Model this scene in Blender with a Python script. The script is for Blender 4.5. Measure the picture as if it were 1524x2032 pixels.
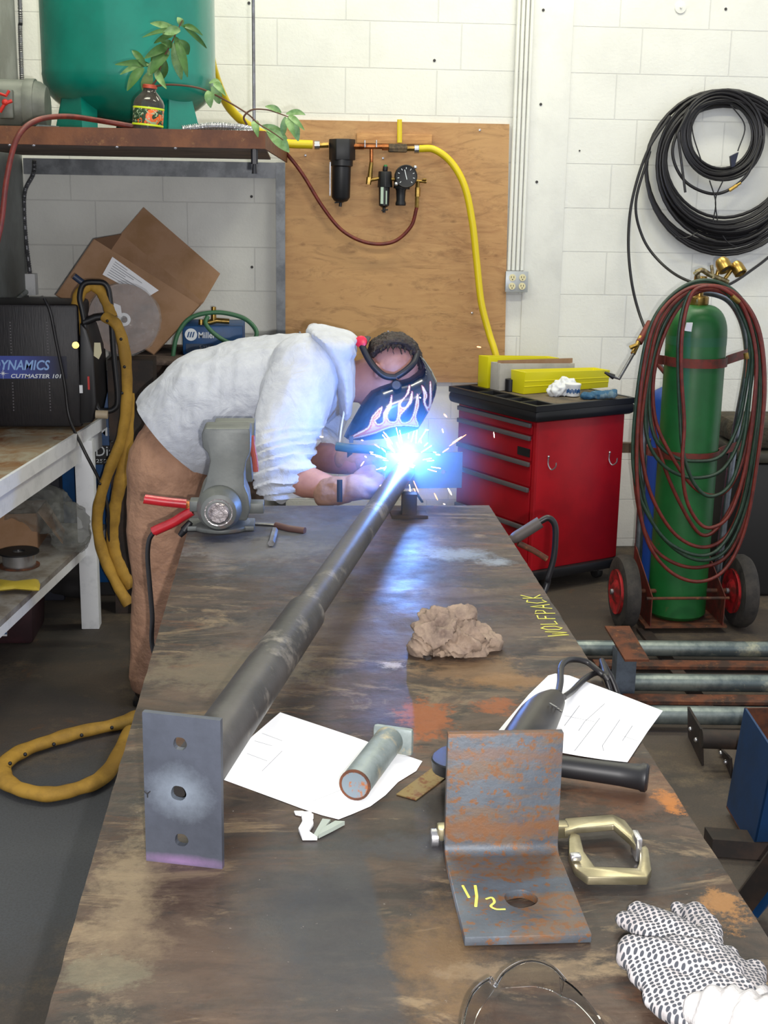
import bpy, bmesh, math, random
from mathutils import Vector as V, Matrix, noise
from mathutils.geometry import delaunay_2d_cdt
random.seed(7)
SC = bpy.context.scene
for o in list(bpy.data.objects): bpy.data.objects.remove(o)
COL = SC.collection
# ---------------------------------------------------------------- camera
F, CX, CY = 2560.0, 762.0, 1016.0
CAM = V((0, 0, 1.717))
_fw = V((568-CX, 380-CY, F)).normalized()
_dx = -0.0166
_t = -F*F/((568-CX)*_dx+(380-CY))
_dn = V((_dx*_t, _t, F)).normalized()
_dn = (_dn - _fw*_dn.dot(_fw)).normalized()
_rt = _dn.cross(_fw)
M3 = Matrix((_rt, _fw, -_dn))                      # camera (right, down, forward) -> world
cd = bpy.data.cameras.new('camera'); cam = bpy.data.objects.new('camera', cd); COL.objects.link(cam)
rx, ry, rz = M3 @ V((1, 0, 0)), M3 @ V((0, -1, 0)), M3 @ V((0, 0, -1))
cam.matrix_world = Matrix(((rx.x, ry.x, rz.x, CAM.x), (rx.y, ry.y, rz.y, CAM.y), (rx.z, ry.z, rz.z, CAM.z), (0, 0, 0, 1)))
cd.sensor_fit = 'VERTICAL'; cd.sensor_height = 36; cd.lens = 36*F/2032; cd.clip_start = .02
SC.camera = cam
# ---------------------------------------------------------------- world, exposure, lights
SC.view_settings.view_transform = 'Standard'; SC.view_settings.look = 'None'
SC.view_settings.exposure = 0.0; SC.view_settings.gamma = 1.0; SC.view_settings.use_curve_mapping = False
w = bpy.data.worlds.new('world'); SC.world = w; w.use_nodes = True
w.node_tree.nodes['Background'].inputs[0].default_value = (.87, .91, 1.0, 1)
w.node_tree.nodes['Background'].inputs[1].default_value = 0.84
def light(name, kind, loc, power, color=(1, 1, 1), size=.1, rot=None, sy=None):
    d = bpy.data.lights.new(name, kind); d.energy = power; d.color = color
    if kind == 'AREA':
        d.size = size
        if sy: d.shape = 'RECTANGLE'; d.size_y = sy
    elif kind != 'SUN': d.shadow_soft_size = size
    o = bpy.data.objects.new(name, d); COL.objects.link(o); o.location = loc
    if rot: o.rotation_euler = rot
    return o
fl = light('camera_flash', 'SPOT', CAM + rx*.052 - ry*.04, 262, (1, .97, .95), .012)
fl.data.spot_size = math.radians(100); fl.data.spot_blend = .6
fl.rotation_euler = cam.matrix_world.to_euler()
ARC = (805, 925, 3.56)
# ---------------------------------------------------------------- pixel helpers: a photo point on a plane of the room
def ray(px, py): return M3 @ V((px-CX, py-CY, F))
def PY(px, py, Y): d = ray(px, py); return CAM + d*(Y/d.y)
def PZ(px, py, Z): d = ray(px, py); return CAM + d*((Z-CAM.z)/d.z)
def PX(px, py, X): d = ray(px, py); return CAM + d*(X/d.x)
def mpx(Y): return Y*1.0/F                          # metres per pixel, roughly, at distance Y
for lx, ly in ((-.6, 3.4), (1.5, 3.4), (-.6, 5.2), (1.5, 5.2)):
    light('ceiling_lamp_light', 'AREA', (lx, ly, 3.93), 36, (1, .97, .78), 1.2, (0, 0, 0), .3)
al = light('arc_light', 'POINT', PY(ARC[0], ARC[1]-24, ARC[2]-.03), 17.0, (.10, .30, 1), .012)
# ---------------------------------------------------------------- materials
def lin(c):
    if isinstance(c, str):
        c = [int(c[i:i+2], 16)/255 for i in (1, 3, 5)] if c[0] == '#' else c
        c = [x/12.92 if x <= .04045 else ((x+.055)/1.055)**2.4 for x in c]
    return (*c[:3], 1)
class NT:
    def __init__(s, name):
        s.m = bpy.data.materials.new(name); s.m.use_nodes = True; s.n = s.m.node_tree.nodes; s.l = s.m.node_tree.links
        s.b = s.n['Principled BSDF']; s.tc = s.n.new('ShaderNodeTexCoord'); s.co = s.tc.outputs['Object']
    def mapv(s, scale=(1, 1, 1), loc=(0, 0, 0), rot=(0, 0, 0)):
        m = s.n.new('ShaderNodeMapping'); m.inputs['Scale'].default_value = scale; m.inputs['Location'].default_value = loc
        m.inputs['Rotation'].default_value = rot; s.l.new(s.co, m.inputs[0]); return m.outputs[0]
    def noise(s, scale, detail=5, rough=.6, vec=None, dist=0):
        m = s.n.new('ShaderNodeTexNoise'); m.inputs['Scale'].default_value = scale; m.inputs['Detail'].default_value = detail
        m.inputs['Roughness'].default_value = rough; m.inputs['Distortion'].default_value = dist
        s.l.new(vec or s.co, m.inputs['Vector']); return m.outputs[0]
    def voro(s, scale, vec=None, rnd=1, dims='3D'):
        m = s.n.new('ShaderNodeTexVoronoi'); m.voronoi_dimensions = dims; m.inputs['Scale'].default_value = scale
        m.inputs['Randomness'].default_value = rnd; s.l.new(vec or s.co, m.inputs['Vector']); return m.outputs['Distance']
    def ramp(s, v, lo, hi, a=0, b=1):
        m = s.n.new('ShaderNodeMapRange'); m.clamp = True; s.l.new(v, m.inputs[0])
        for i, x in enumerate((lo, hi, a, b)): m.inputs[i+1].default_value = x
        return m.outputs[0]
    def math(s, op, a, b=None):
        m = s.n.new('ShaderNodeMath'); m.operation = op
        for i, x in enumerate((a, b)):
            if x is None: continue
            if isinstance(x, (int, float)): m.inputs[i].default_value = x
            else: s.l.new(x, m.inputs[i])
        return m.outputs[0]
    def mix(s, f, a, b, blend='MIX'):
        m = s.n.new('ShaderNodeMix'); m.data_type = 'RGBA'; m.blend_type = blend
        for i, x in ((0, f), (6, a), (7, b)):
            if isinstance(x, (int, float)): m.inputs[i].default_value = x
            elif isinstance(x, (str, tuple)): m.inputs[i].default_value = lin(x)
            else: s.l.new(x, m.inputs[i])
        return m.outputs[2]
    def spot(s, c, r, edge=.35, nz=.5, nscale=14):
        """1 inside a ragged ellipse at c with radii r (metres)"""
        mp = s.n.new('ShaderNodeMapping'); mp.vector_type = 'POINT'
        mp.inputs['Location'].default_value = [-c[i]/r[i] for i in range(3)]; mp.inputs['Scale'].default_value = [1/x for x in r]
        s.l.new(s.co, mp.inputs[0])
        ln = s.n.new('ShaderNodeVectorMath'); ln.operation = 'LENGTH'; s.l.new(mp.outputs[0], ln.inputs[0])
        d = s.math('ADD', ln.outputs['Value'], s.math('MULTIPLY', s.math('SUBTRACT', s.noise(nscale, 6, .7), .5), nz*2))
        d = s.math('ADD', d, s.math('MULTIPLY', s.math('SUBTRACT', s.noise(nscale*4.3, 7, .8), .5), nz*1.5))
        return s.ramp(d, 1, 1-edge)
    def bump(s, h, strength=.3, dist=.01, prev=None):
        b = s.n.new('ShaderNodeBump'); b.inputs['Strength'].default_value = strength; b.inputs['Distance'].default_value = dist
        s.l.new(h, b.inputs['Height'])
        if prev: s.l.new(prev, b.inputs['Normal'])
        return b.outputs[0]
    def out(s, col=None, rough=.5, metal=0, nrm=None, **kw):
        if col is not None:
            if isinstance(col, (str, tuple)): s.b.inputs['Base Color'].default_value = lin(col)
            else: s.l.new(col, s.b.inputs['Base Color'])
        for k, x in (('Roughness', rough), ('Metallic', metal)):
            if isinstance(x, (int, float)): s.b.inputs[k].default_value = x
            else: s.l.new(x, s.b.inputs[k])
        if nrm: s.l.new(nrm, s.b.inputs['Normal'])
        for k, x in kw.items(): s.b.inputs[k.replace('_', ' ')].default_value = x
        return s.m
def pm(name, c, rough=.5, metal=0, c2=None, scale=9, lo=.42, hi=.6, c3=None, scale3=30, lo3=.6, hi3=.7, bump=0, bscale=80, bdist=.004, st=(1, 1, 1), **kw):
    t = NT(name); col = c
    vec = t.mapv(st) if st != (1, 1, 1) else None
    if c2: col = t.mix(t.ramp(t.noise(scale, 6, .65, vec), lo, hi), c, c2)
    if c3: col = t.mix(t.ramp(t.noise(scale3, 5, .7, vec), lo3, hi3), col, c3)
    n = t.bump(t.noise(bscale, 4, .6, vec), bump, bdist) if bump else None
    return t.out(col, rough, metal, n, **kw)
# ---------------------------------------------------------------- mesh helpers
def axes(d, upv=None):
    d = V(d).normalized(); u = V(upv) if upv else (V((0, 0, 1)) if abs(d.z) < .9 else V((0, 1, 0)))
    a = u.cross(d)
    if a.length < 1e-6: a = V((1, 0, 0)).cross(d)
    a.normalize(); return a, d.cross(a).normalized(), d      # a: side, b: "up", d
def smooth_pts(pts, sub=8, closed=False):
    P = [V(p) for p in pts]; n = len(P); out = []
    for i in range(n if closed else n-1):
        p0 = P[(i-1) % n] if (closed or i > 0) else P[0]*2-P[1]
        p1, p2 = P[i], P[(i+1) % n]
        p3 = P[(i+2) % n] if (closed or i+2 < n) else P[-1]*2-P[-2]
        for k in range(sub):
            t = k/sub
            out.append(.5*((2*p1)+(p2-p0)*t+(2*p0-5*p1+4*p2-p3)*t*t+(3*p1-p0-3*p2+p3)*t**3))
    if not closed: out.append(P[-1])
    return out
class MB:
    def __init__(s): s.v = []; s.f = []; s.mi = []; s.cur = 0; s.cols = None
    def add(s, vs, fs):
        o = len(s.v); s.v += [V(p) for p in vs]; s.f += [tuple(i+o for i in f) for f in fs]; s.mi += [s.cur]*len(fs); return s
    def box(s, c, size, ax=None):
        a, b, d = ax if ax else (V((1, 0, 0)), V((0, 1, 0)), V((0, 0, 1)))
        c = V(c); h = [x/2 for x in size]
        vs = [c+a*(i*h[0])+b*(j*h[1])+d*(k*h[2]) for i in (-1, 1) for j in (-1, 1) for k in (-1, 1)]
        return s.add(vs, [(0, 1, 3, 2), (4, 6, 7, 5), (0, 4, 5, 1), (2, 3, 7, 6), (0, 2, 6, 4), (1, 5, 7, 3)])
    def box8(s, lo4, hi4):
        return s.add(list(lo4)+list(hi4), [(3, 2, 1, 0), (4, 5, 6, 7), (0, 1, 5, 4), (1, 2, 6, 5), (2, 3, 7, 6), (3, 0, 4, 7)])
    def bx(s, x0, x1, y0, y1, z0, z1): return s.box(((x0+x1)/2, (y0+y1)/2, (z0+z1)/2), (x1-x0, y1-y0, z1-z0))
    def rings(s, rs, cap=True, closed=False):
        n = len(rs[0]); o = []; fs = []
        for r in rs: o += r
        m = len(rs)
        for i in range(m if closed else m-1):
            for j in range(n):
                k = (j+1) % n; i2 = (i+1) % m
                fs.append((i*n+j, i*n+k, i2*n+k, i2*n+j))
        if cap and not closed: fs += [tuple(range(n-1, -1, -1)), tuple((m-1)*n+j for j in range(n))]
        return s.add(o, fs)
    def cyl(s, p0, p1, r0, r1=None, n=24, cap=True):
        p0, p1 = V(p0), V(p1); r1 = r0 if r1 is None else r1; a, b, d = axes(p1-p0)
        rg = lambda p, r: [p+(a*math.cos(t)+b*math.sin(t))*r for t in [2*math.pi*j/n for j in range(n)]]
        return s.rings([rg(p0, r0), rg(p1, r1)], cap)
    def pipe(s, p0, p1, r, ri, n=28):
        p0, p1 = V(p0), V(p1); a, b, d = axes(p1-p0)
        rg = lambda p, r: [p+(a*math.cos(t)+b*math.sin(t))*r for t in [2*math.pi*j/n for j in range(n)]]
        return s.rings([rg(p0, ri), rg(p0, r), rg(p1, r), rg(p1, ri)], False, True)
    def lathe(s, prof, o, d=(0, 0, 1), n=28, cap=True):
        o = V(o); a, b, d = axes(d)
        return s.rings([[o+d*h+(a*math.cos(t)+b*math.sin(t))*max(r, 1e-4) for t in [2*math.pi*j/n for j in range(n)]] for r, h in prof], cap)
    def tube(s, pts, r, n=10, closed=False, flat=1):
        P = [V(p) for p in pts]; m = len(P); rs = []; ref = None
        for i in range(m):
            t = (P[(i+1) % m]-P[i-1]) if closed else (P[min(i+1, m-1)]-P[max(i-1, 0)])
            if t.length < 1e-9: t = V((0, 0, 1))
            t.normalize()
            if ref is None: ref = axes(t)[0]
            a = (ref-t*ref.dot(t)); a.normalize(); b = t.cross(a); ref = a
            rr = r(i/(m-1)) if callable(r) else r
            rs.append([P[i]+a*(math.cos(q)*rr)+b*(math.sin(q)*rr*flat) for q in [2*math.pi*j/n for j in range(n)]])
        return s.rings(rs, True, closed)
    def prism(s, poly, d):
        """poly: list of 3D points (planar, convex or not), pushed along d"""
        n = len(poly); d = V(d)
        return s.add([V(p) for p in poly]+[V(p)+d for p in poly], [tuple(range(n-1, -1, -1)), tuple(range(n, 2*n))]+[(i, (i+1) % n, (i+1) % n+n, i+n) for i in range(n)])
    def ball(s, c, r, nu=16, nv=10, ax=None):
        c = V(c); r = (r, r, r) if isinstance(r, (int, float)) else r
        a, b, d = ax if ax else (V((1, 0, 0)), V((0, 1, 0)), V((0, 0, 1)))
        rs = []
        for i in range(nv+1):
            ph = math.pi*i/nv; sp = max(math.sin(ph), 1e-3); cp = -math.cos(ph)
            rs.append([c+a*(r[0]*sp*math.cos(t))+b*(r[1]*sp*math.sin(t))+d*(r[2]*cp) for t in [2*math.pi*j/nu for j in range(nu)]])
        return s.rings(rs)
    def chain(s, pts):
        """overlapping balls along control points [(p, (rx,ry,rz) or r)...], for voxel union"""
        for i in range(len(pts)-1):
            (p, r), (q, t) = pts[i], pts[i+1]
            r = (r, r, r) if isinstance(r, (int, float)) else r; t = (t, t, t) if isinstance(t, (int, float)) else t
            p, q = V(p), V(q); n = max(2, int((q-p).length/(.28*min(*r, *t)))+1)
            for k in range(n+(i == len(pts)-2)):
                f = k/n; s.ball(p.lerp(q, f), [r[j]*(1-f)+t[j]*f for j in range(3)], 14, 10)
        return s
    def sheet(s, P, T, res=.01, nrm=None, back=0.0, R=None, edge=0, fn=None):
        """puffed solid inside the closed planar outline P: bulges T along nrm, back*T behind; fn(p) extra height"""
        P = [V(p) for p in P]; c = sum(P, V())/len(P); nrm = V(nrm).normalized(); u, v_, _ = axes(nrm)
        q = [((p-c).dot(u), (p-c).dot(v_)) for p in P]
        B = []
        for i in range(len(q)):
            a, b = q[i], q[(i+1) % len(q)]; L = math.dist(a, b); k = max(1, int(L/res))
            B += [(a[0]+(b[0]-a[0])*j/k, a[1]+(b[1]-a[1])*j/k) for j in range(k)]
        nb = len(B)
        def dist(x, y):
            m = 9
            for i in range(len(q)):
                ax_, ay = q[i]; bx_, by = q[(i+1) % len(q)]; ex, ey = bx_-ax_, by-ay; L = ex*ex+ey*ey or 1e-12
                t = max(0, min(1, ((x-ax_)*ex+(y-ay)*ey)/L)); m = min(m, math.hypot(x-ax_-t*ex, y-ay-t*ey))
            return m
        def inside(x, y):
            c_ = False; j = len(q)-1
            for i in range(len(q)):
                if (q[i][1] > y) != (q[j][1] > y) and x < (q[j][0]-q[i][0])*(y-q[i][1])/(q[j][1]-q[i][1])+q[i][0]: c_ = not c_
                j = i
            return c_
        x0, x1 = min(p[0] for p in q), max(p[0] for p in q); y0, y1 = min(p[1] for p in q), max(p[1] for p in q)
        I = []; y = y0+res/2; row = 0
        while y < y1:
            x = x0+(res/2 if row % 2 else 0)
            while x < x1:
                if inside(x, y) and dist(x, y) > res*.55: I.append((x, y))
                x += res
            y += res*.87; row += 1
        vs, es, fs, _, _, _ = delaunay_2d_cdt([V(p) for p in B+I], [(i, (i+1) % nb) for i in range(nb)], [], 1, 1e-7)
        R_ = R or max(dist(*p) for p in I)
        H = []
        for p in vs:
            d = min(dist(p.x, p.y)/R_, 1); H.append(math.sqrt(max(0, 1-(1-d)**2)))
        W = [c+u*p.x+v_*p.y for p in vs]
        front = [W[i]+nrm*(T*H[i]+(fn(W[i])*min(1, H[i]*2) if fn else 0)+edge) for i in range(len(W))]
        bk = [W[i]-nrm*(T*back*H[i]) for i in range(len(W))]
        n = len(W)
        fs = [tuple(f) for f in fs]
        a0 = (front[fs[0][1]]-front[fs[0][0]]).cross(front[fs[0][2]]-front[fs[0][0]]).dot(nrm)
        if a0 < 0: fs = [f[::-1] for f in fs]
        from collections import Counter
        E = {}
        for f in fs:
            for i in range(len(f)): E[(f[i], f[(i+1) % len(f)])] = 1
        side = [(b, a, a+n, b+n) for (a, b) in E if (b, a) not in E]
        s.add(front+bk, fs+[tuple(i+n for i in f[::-1]) for f in fs]+side)
        return s
def finish(me, ang=38):
    for p in me.polygons: p.use_smooth = True
    try: me.set_sharp_from_angle(angle=math.radians(ang))
    except Exception: pass
def tag(o, label=None, cat=None, group=None, kind=None):
    for k, x in (('label', label), ('category', cat), ('group', group), ('kind', kind)):
        if x: o[k] = x
    return o
def thing(name, label, cat, loc, group=None):
    o = bpy.data.objects.new(name, None); COL.objects.link(o); o.location = V(loc); o.empty_display_size = .05
    return tag(o, label, cat, group)
def wpos(o): return V(o.location)+(wpos(o.parent) if o.parent else V())
def obj(name, mb, mats, parent=None, origin=None, bevel=0, ang=38, smooth=True, remesh=0, sm=0, disp=None, label=None):
    me = bpy.data.meshes.new(name); me.from_pydata([tuple(p) for p in mb.v], [], mb.f); me.validate()
    bm = bmesh.new(); bm.from_mesh(me); bmesh.ops.remove_doubles(bm, verts=bm.verts, dist=1e-6)
    if not remesh: bmesh.ops.recalc_face_normals(bm, faces=bm.faces)
    bm.to_mesh(me); bm.free()
    if len(me.polygons) == len(mb.mi): me.polygons.foreach_set('material_index', mb.mi)
    o = bpy.data.objects.new(name, me); COL.objects.link(o)
    for m in (mats if isinstance(mats, (list, tuple)) else [mats]): me.materials.append(m)
    mods = []
    if remesh:
        m = o.modifiers.new('r', 'REMESH'); m.mode = 'VOXEL'; m.voxel_size = remesh
        if sm: m = o.modifiers.new('s', 'SMOOTH'); m.iterations = sm; m.factor = .5
    if bevel:
        m = o.modifiers.new('b', 'BEVEL'); m.width = bevel; m.segments = 2; m.limit_method = 'ANGLE'; m.angle_limit = math.radians(40)
    if o.modifiers:
        dg = bpy.context.evaluated_depsgraph_get(); dg.update(); me2 = bpy.data.meshes.new_from_object(o.evaluated_get(dg)); o.modifiers.clear(); o.data = me2
        bpy.data.meshes.remove(me); me = me2; me.name = name
    if disp:
        ns = [V(v.normal) for v in me.vertices]
        for v, n in zip(me.vertices, ns): v.co = v.co + n*disp(V(v.co), n)
    if smooth: finish(me, ang)
    if origin is None and len(me.vertices):
        xs = [v.co for v in me.vertices]; mn = [min(p[i] for p in xs) for i in range(3)]; mx = [max(p[i] for p in xs) for i in range(3)]
        origin = V(((mn[0]+mx[0])/2, (mn[1]+mx[1])/2, mn[2]))
    origin = V(origin or (0, 0, 0))
    me.transform(Matrix.Translation(-origin)); me.update()
    o.location = origin
    if parent: o.parent = parent; o.location = origin-wpos(parent)
    if label: o['label'] = label
    return o
def struct(name, mb, m, **k):
    o = obj(name, mb, m, None, origin=(0, 0, 0), **k); o['kind'] = 'structure'; return o
def text(name, s, p, u, v, wd, ht, m, parent, depth=.0012, shear=0, bold=0):
    cu = bpy.data.curves.new('t', 'FONT'); cu.body = s; cu.extrude = .02; cu.shear = shear; cu.offset = bold; cu.resolution_u = 3
    o = bpy.data.objects.new('t', cu); COL.objects.link(o); dg = bpy.context.evaluated_depsgraph_get(); dg.update()
    me = bpy.data.meshes.new_from_object(o.evaluated_get(dg)); bpy.data.objects.remove(o)
    xs = [q.co.copy() for q in me.vertices]; x0, x1 = min(q.x for q in xs), max(q.x for q in xs); y0, y1 = min(q.y for q in xs), max(q.y for q in xs)
    u = V(u).normalized(); v = V(v).normalized(); n = u.cross(v)
    mb = MB(); mb.add([V(p)+u*((q.x-x0)/(x1-x0)*wd)+v*((q.y-y0)/(y1-y0)*ht)+n*(q.z/.02*depth) for q in xs], [tuple(f.vertices) for f in me.polygons])
    return obj(name, mb, m, parent, smooth=False)
def cp(o, loc, rz=0, label=None, group=None, parent=None):
    r = o.copy(); COL.objects.link(r); r.location = loc
    if rz: r.rotation_euler.z += rz
    if label: r['label'] = label
    if group: r['group'] = group
    for c in list(o.children):
        d = c.copy(); COL.objects.link(d); d.parent = r
        for e in list(c.children):
            g = e.copy(); COL.objects.link(g); g.parent = d
    return r
def nz(p, sc, seed=0): return noise.noise(V(p)*sc+V((seed, seed*1.7, seed*.3)))
# shared materials
M = {}
M['black'] = pm('black_plastic', '#17171a', .45)
M['blackmat'] = pm('black_rubber', '#1b1a1a', .6)
M['hoseblk'] = pm('black_cable', '#1a181a', .42)
M['steel'] = pm('bare_steel', '#8b8c90', .38, .75, '#6a6867', 12)
M['bright'] = pm('zinc_plated', '#c9c9cc', .25, .9)
M['galv'] = pm('galvanised', '#8a938e', .38, .6, '#5f6a6c', 9, c3='#b4b39a', scale3=6)
M['rust'] = pm('rusty_steel', '#6b3d26', .75, .2, '#3c2a22', 14, c3='#8a5a33', scale3=40)
M['brass'] = pm('brass', '#a88a48', .3, .85, '#7d6434', 20)
M['copper'] = pm('copper', '#c07a48', .3, .85, '#8a4c2a', 20)
M['white'] = pm('white_paint', '#e4e6e8', .55, 0, '#cfd2d4', 12, .5, .7)
M['yellow'] = pm('yellow_hose_rubber', '#d9c21a', .42)
M['redhose'] = pm('red_hose', '#6e2419', .5, 0, '#571b14', 30)
M['greenhose'] = pm('green_hose', '#27402f', .45, 0, '#1c3024', 30)
M['card'] = pm('cardboard', '#a07d60', .85, 0, '#93704f', 6, bump=.05)
M['carddark'] = pm('cardboard_inside', '#8a6a50', .9)
M['paper'] = pm('paper', '#f4f4f6', .8)
M['leather'] = pm('yellow_leather_sheath', '#a9822e', .75, 0, '#8c6a24', 9, bump=.3, bscale=60)
M['blue'] = pm('blue_machine_paint', '#0d4c86', .45, 0, '#0b4070', 5)
M['ltext'] = pm('white_print', '#e8eef2', .5)
M['ink'] = pm('pencil_lines', '#5a5c68', .8)
# ================================================================ the setting
WY = 6.2; WX = -1.20; k = 1/425
t = NT('painted_block'); bv = t.n.new('ShaderNodeTexBrick')
sp = t.n.new('ShaderNodeSeparateXYZ'); t.l.new(t.co, sp.inputs[0]); cb = t.n.new('ShaderNodeCombineXYZ')
t.l.new(t.math('ADD', sp.outputs[0], 5.08-.0), cb.inputs[0]); t.l.new(t.math('SUBTRACT', sp.outputs[2], .0392), cb.inputs[1])
t.l.new(cb.outputs[0], bv.inputs['Vector']); bv.offset = .26; bv.offset_frequency = 2; bv.squash = 1
bv.inputs['Scale'].default_value = 1; bv.inputs['Brick Width'].default_value = .42; bv.inputs['Row Height'].default_value = .2028
bv.inputs['Mortar Size'].default_value = .0032; bv.inputs['Mortar Smooth'].default_value = .4
c = t.mix(t.ramp(t.noise(3, 6, .6), .45, .75), '#e3e3dc', '#d6d6d0'); c = t.mix(t.math('MULTIPLY', bv.outputs['Fac'], .30), c, '#a9a8a8')
c = t.mix(t.ramp(t.noise(1.3, 8, .75, None, 1.2), .66, .72), c, '#cfcabf')
n1 = t.bump(bv.outputs['Fac'], .5, -.004); n1 = t.bump(t.noise(70, 5, .6), .35, .004, n1)
M['wall'] = t.out(c, .62, 0, n1)
t = NT('painted_plain'); M['wallp'] = t.out(t.mix(t.ramp(t.noise(4, 6, .6), .5, .75), '#e3e3dc', '#d5d5cf'), .62, 0, t.bump(t.noise(70, 5, .6), .3, .004))
M['greywall'] = pm('bare_grey_wall', '#8f9390', .7, 0, '#7d807c', 4, bump=.3, bscale=50)
t = NT('dirty_concrete_floor')
c = t.mix(t.ramp(t.noise(1.1, 8, .65, t.mapv((1, 1.8, 1)), .6), .38, .62), '#4d4238', '#383430')
c = t.mix(t.ramp(t.noise(3.0, 8, .75), .52, .66), c, '#655745'); c = t.mix(t.ramp(t.noise(5, 7, .8, None, .8), .6, .68), c, '#5e4430')
c = t.mix(t.spot((-.75, 3.2, 0), (.75, .75, 1), .5, .35, 3), c, '#45474a')
c = t.mix(t.ramp(t.noise(160, 3, .6), .45, .6, 0, .35), c, '#302e2c')
M['floor'] = t.out(c, .75, 0, t.bump(t.noise(60, 6, .7), .4, .004))
struct('floor', MB().bx(-1.3, 4, -1.5, 6.4, -.1, 0), M['floor'])
struct('wall_back', MB().bx(-1.3, 4, WY, WY+.15, 0, 4), M['wall'])
struct('wall_left', MB().bx(WX-.15, WX, 3.6, WY, 0, 4), M['greywall'])
struct('ceiling', MB().bx(-1.3, 4, 1.2, 6.4, 4.0, 4.1), M['white'])
xa, xb = PY(1047, 300, WY).x, PY(1125, 300, WY).x
struct('trim_1', MB().bx(xa, xb, WY-.008, WY, 0, 4), M['wallp'], bevel=.003)
for lx, ly in ((-.6, 3.4), (1.5, 3.4), (-.6, 5.2), (1.5, 5.2)):
    f = thing('ceiling_light', 'white ceiling strip light high above the workshop, out of the picture', 'light', (lx, ly, 3.9), 'strip lights on the ceiling')
    obj('housing', MB().bx(lx-.62, lx+.62, ly-.16, ly+.16, 3.95, 4.0), M['white'], f)
# ---- wall anchors
M['dark'] = pm('dark_hole', '#3a3838', .7)
for i, (x, y, lb) in enumerate(((862, 120, 'above the plywood board'), (1078, 20, 'right of the conduits, topmost of three'), (1073, 207, 'right of the conduits, middle of three'), (1065, 361, 'right of the conduits, lowest of three'),
        (1150, 299, 'left of the black cable coils'), (1440, 18, 'high above the black cable coils'), (499, 390, 'under the shelf, upper of two'), (500, 530, 'under the shelf, lower of two'), (494, 6, 'high beside the threaded rod'))):
    p = PY(x, y, WY-(.008 if 1047 < x < 1100 else 0)); tag(obj('wall_anchor', MB().cyl(p+V((0, -.003, 0)), p, .0065 if i != 4 else .004, n=12), M['dark']), 'small dark anchor plug in the white block wall '+lb, 'anchor', 'anchor plugs in the white wall')
p = PY(1350, 15, WY); tag(obj('wall_disc', MB().lathe([(.028, 0), (.026, .006), (.006, .008), (.004, .014)], p, (0, -1, 0)), M['wallp']), 'round painted disc on the wall high above the cable coils', 'cover plate')
# ---- plywood
t = NT('plywood'); v = t.mapv((2.0, 1, 9)); g = t.noise(2.2, 8, .65, v, 1.6)
c = t.mix(t.ramp(g, .35, .65), '#bd9362', '#a87c50'); c = t.mix(t.ramp(t.noise(5, 6, .7, t.mapv((1, 1, 5)), 2.5), .62, .72), c, '#7d5530')
c = t.mix(t.ramp(t.noise(1.5, 5, .6), .45, .7), c, '#bd9360')
c = t.mix(t.math('MULTIPLY', t.ramp(t.noise(3.2, 9, .75, t.mapv((1, 1, 3.2)), 2), .52, .66), .55), c, '#7e5a38')
c = t.mix(t.math('MULTIPLY', t.ramp(t.noise(14, 8, .8, t.mapv((.5, 1, 2.5)), 1), .58, .66), .5), c, '#8a6238')
for q in ((775, 565), (985, 508), (865, 575), (945, 345), (740, 158), (600, 485), (630, 690), (900, 440), (625, 345), (630, 602), (700, 500), (855, 690)):
    pp = PY(q[0], q[1], WY-.02); c = t.mix(t.math('MULTIPLY', t.spot(pp, (.020, .05, .010), .9, .9, 40), .4), c, '#5b3518')
M['ply'] = t.out(c, .6, 0, t.bump(g, .15, .003))
a, b = PY(566, 237, WY-.02), PY(1011, 240, WY-.02); c2 = PY(1003, 757, WY-.02); a2 = PY(566, 757, WY-.02)
tag(obj('plywood_board', MB().prism([a2, V((c2.x-.006, a2.y, a2.z)), V((b.x, b.y, a.z)), a], (0, .018, 0)), M['ply'], origin=(0, 0, 0)), 'big tan plywood board screwed to the white wall behind the welder', 'board')
for x, y in ((606, 308), (760, 314), (952, 258), (595, 660), (770, 658), (937, 621)):
    p = PY(x, y, WY-.02); tag(obj('screw', MB().lathe([(.006, 0), (.005, .003), (.001, .004)], p, (0, -1, 0), 12), M['bright']), 'small bright screw head in the plywood board', 'screw', 'screws in the plywood board')
M['pale'] = pm('pale_softwood', '#c4935c', .6, 0, '#ab7a48', 9, st=(1, 1, 8))
a, b = PY(708, 264, WY-.04), PY(857, 287, WY-.04)
tag(obj('wood_strip', MB().bx(a.x, b.x, WY-.04, WY-.021, b.z, a.z), M['pale'], bevel=.002), 'pale wooden batten on the plywood behind the brass fittings', 'batten')
# ---- outlet box and conduits
p0, p1 = PY(1004, 538, WY-.05), PY(1047, 580, WY-.05)
ob = thing('outlet_box', 'square steel outlet box with four sockets right of the plywood board', 'outlet', ((p0.x+p1.x)/2, WY-.03, p1.z))
obj('box', MB().bx(p0.x+.003, p1.x-.003, WY-.046, WY-.0085, p1.z+.003, p0.z-.003), M['galv'], ob, bevel=.003)
obj('cover_plate', MB().bx(p0.x, p1.x, WY-.05, WY-.0465, p1.z, p0.z), pm('pressed_steel_plate', '#b4b8b8', .4, .35), ob, bevel=.003)
M['ivory'] = pm('ivory_plastic', '#ddd3a8', .45)
for x, y in ((1017, 551), (1037, 551), (1016, 568), (1036, 568)):
    q = PY(x, y, WY-.0505); s = obj('socket', MB().lathe([(.0165, 0), (.016, .003)], q, (0, -1, 0), 24), M['ivory'], ob)
    m = MB()
    for dx in (-.006, .006): m.box(q+V((dx, -.0038, .003)), (.0022, .0012, .009))
    m.cyl(q+V((0, -.0044, -.008)), q+V((0, -.003, -.008)), .0026, n=10); obj('slots', m, M['black'], s)
zt = 4.0
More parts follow.
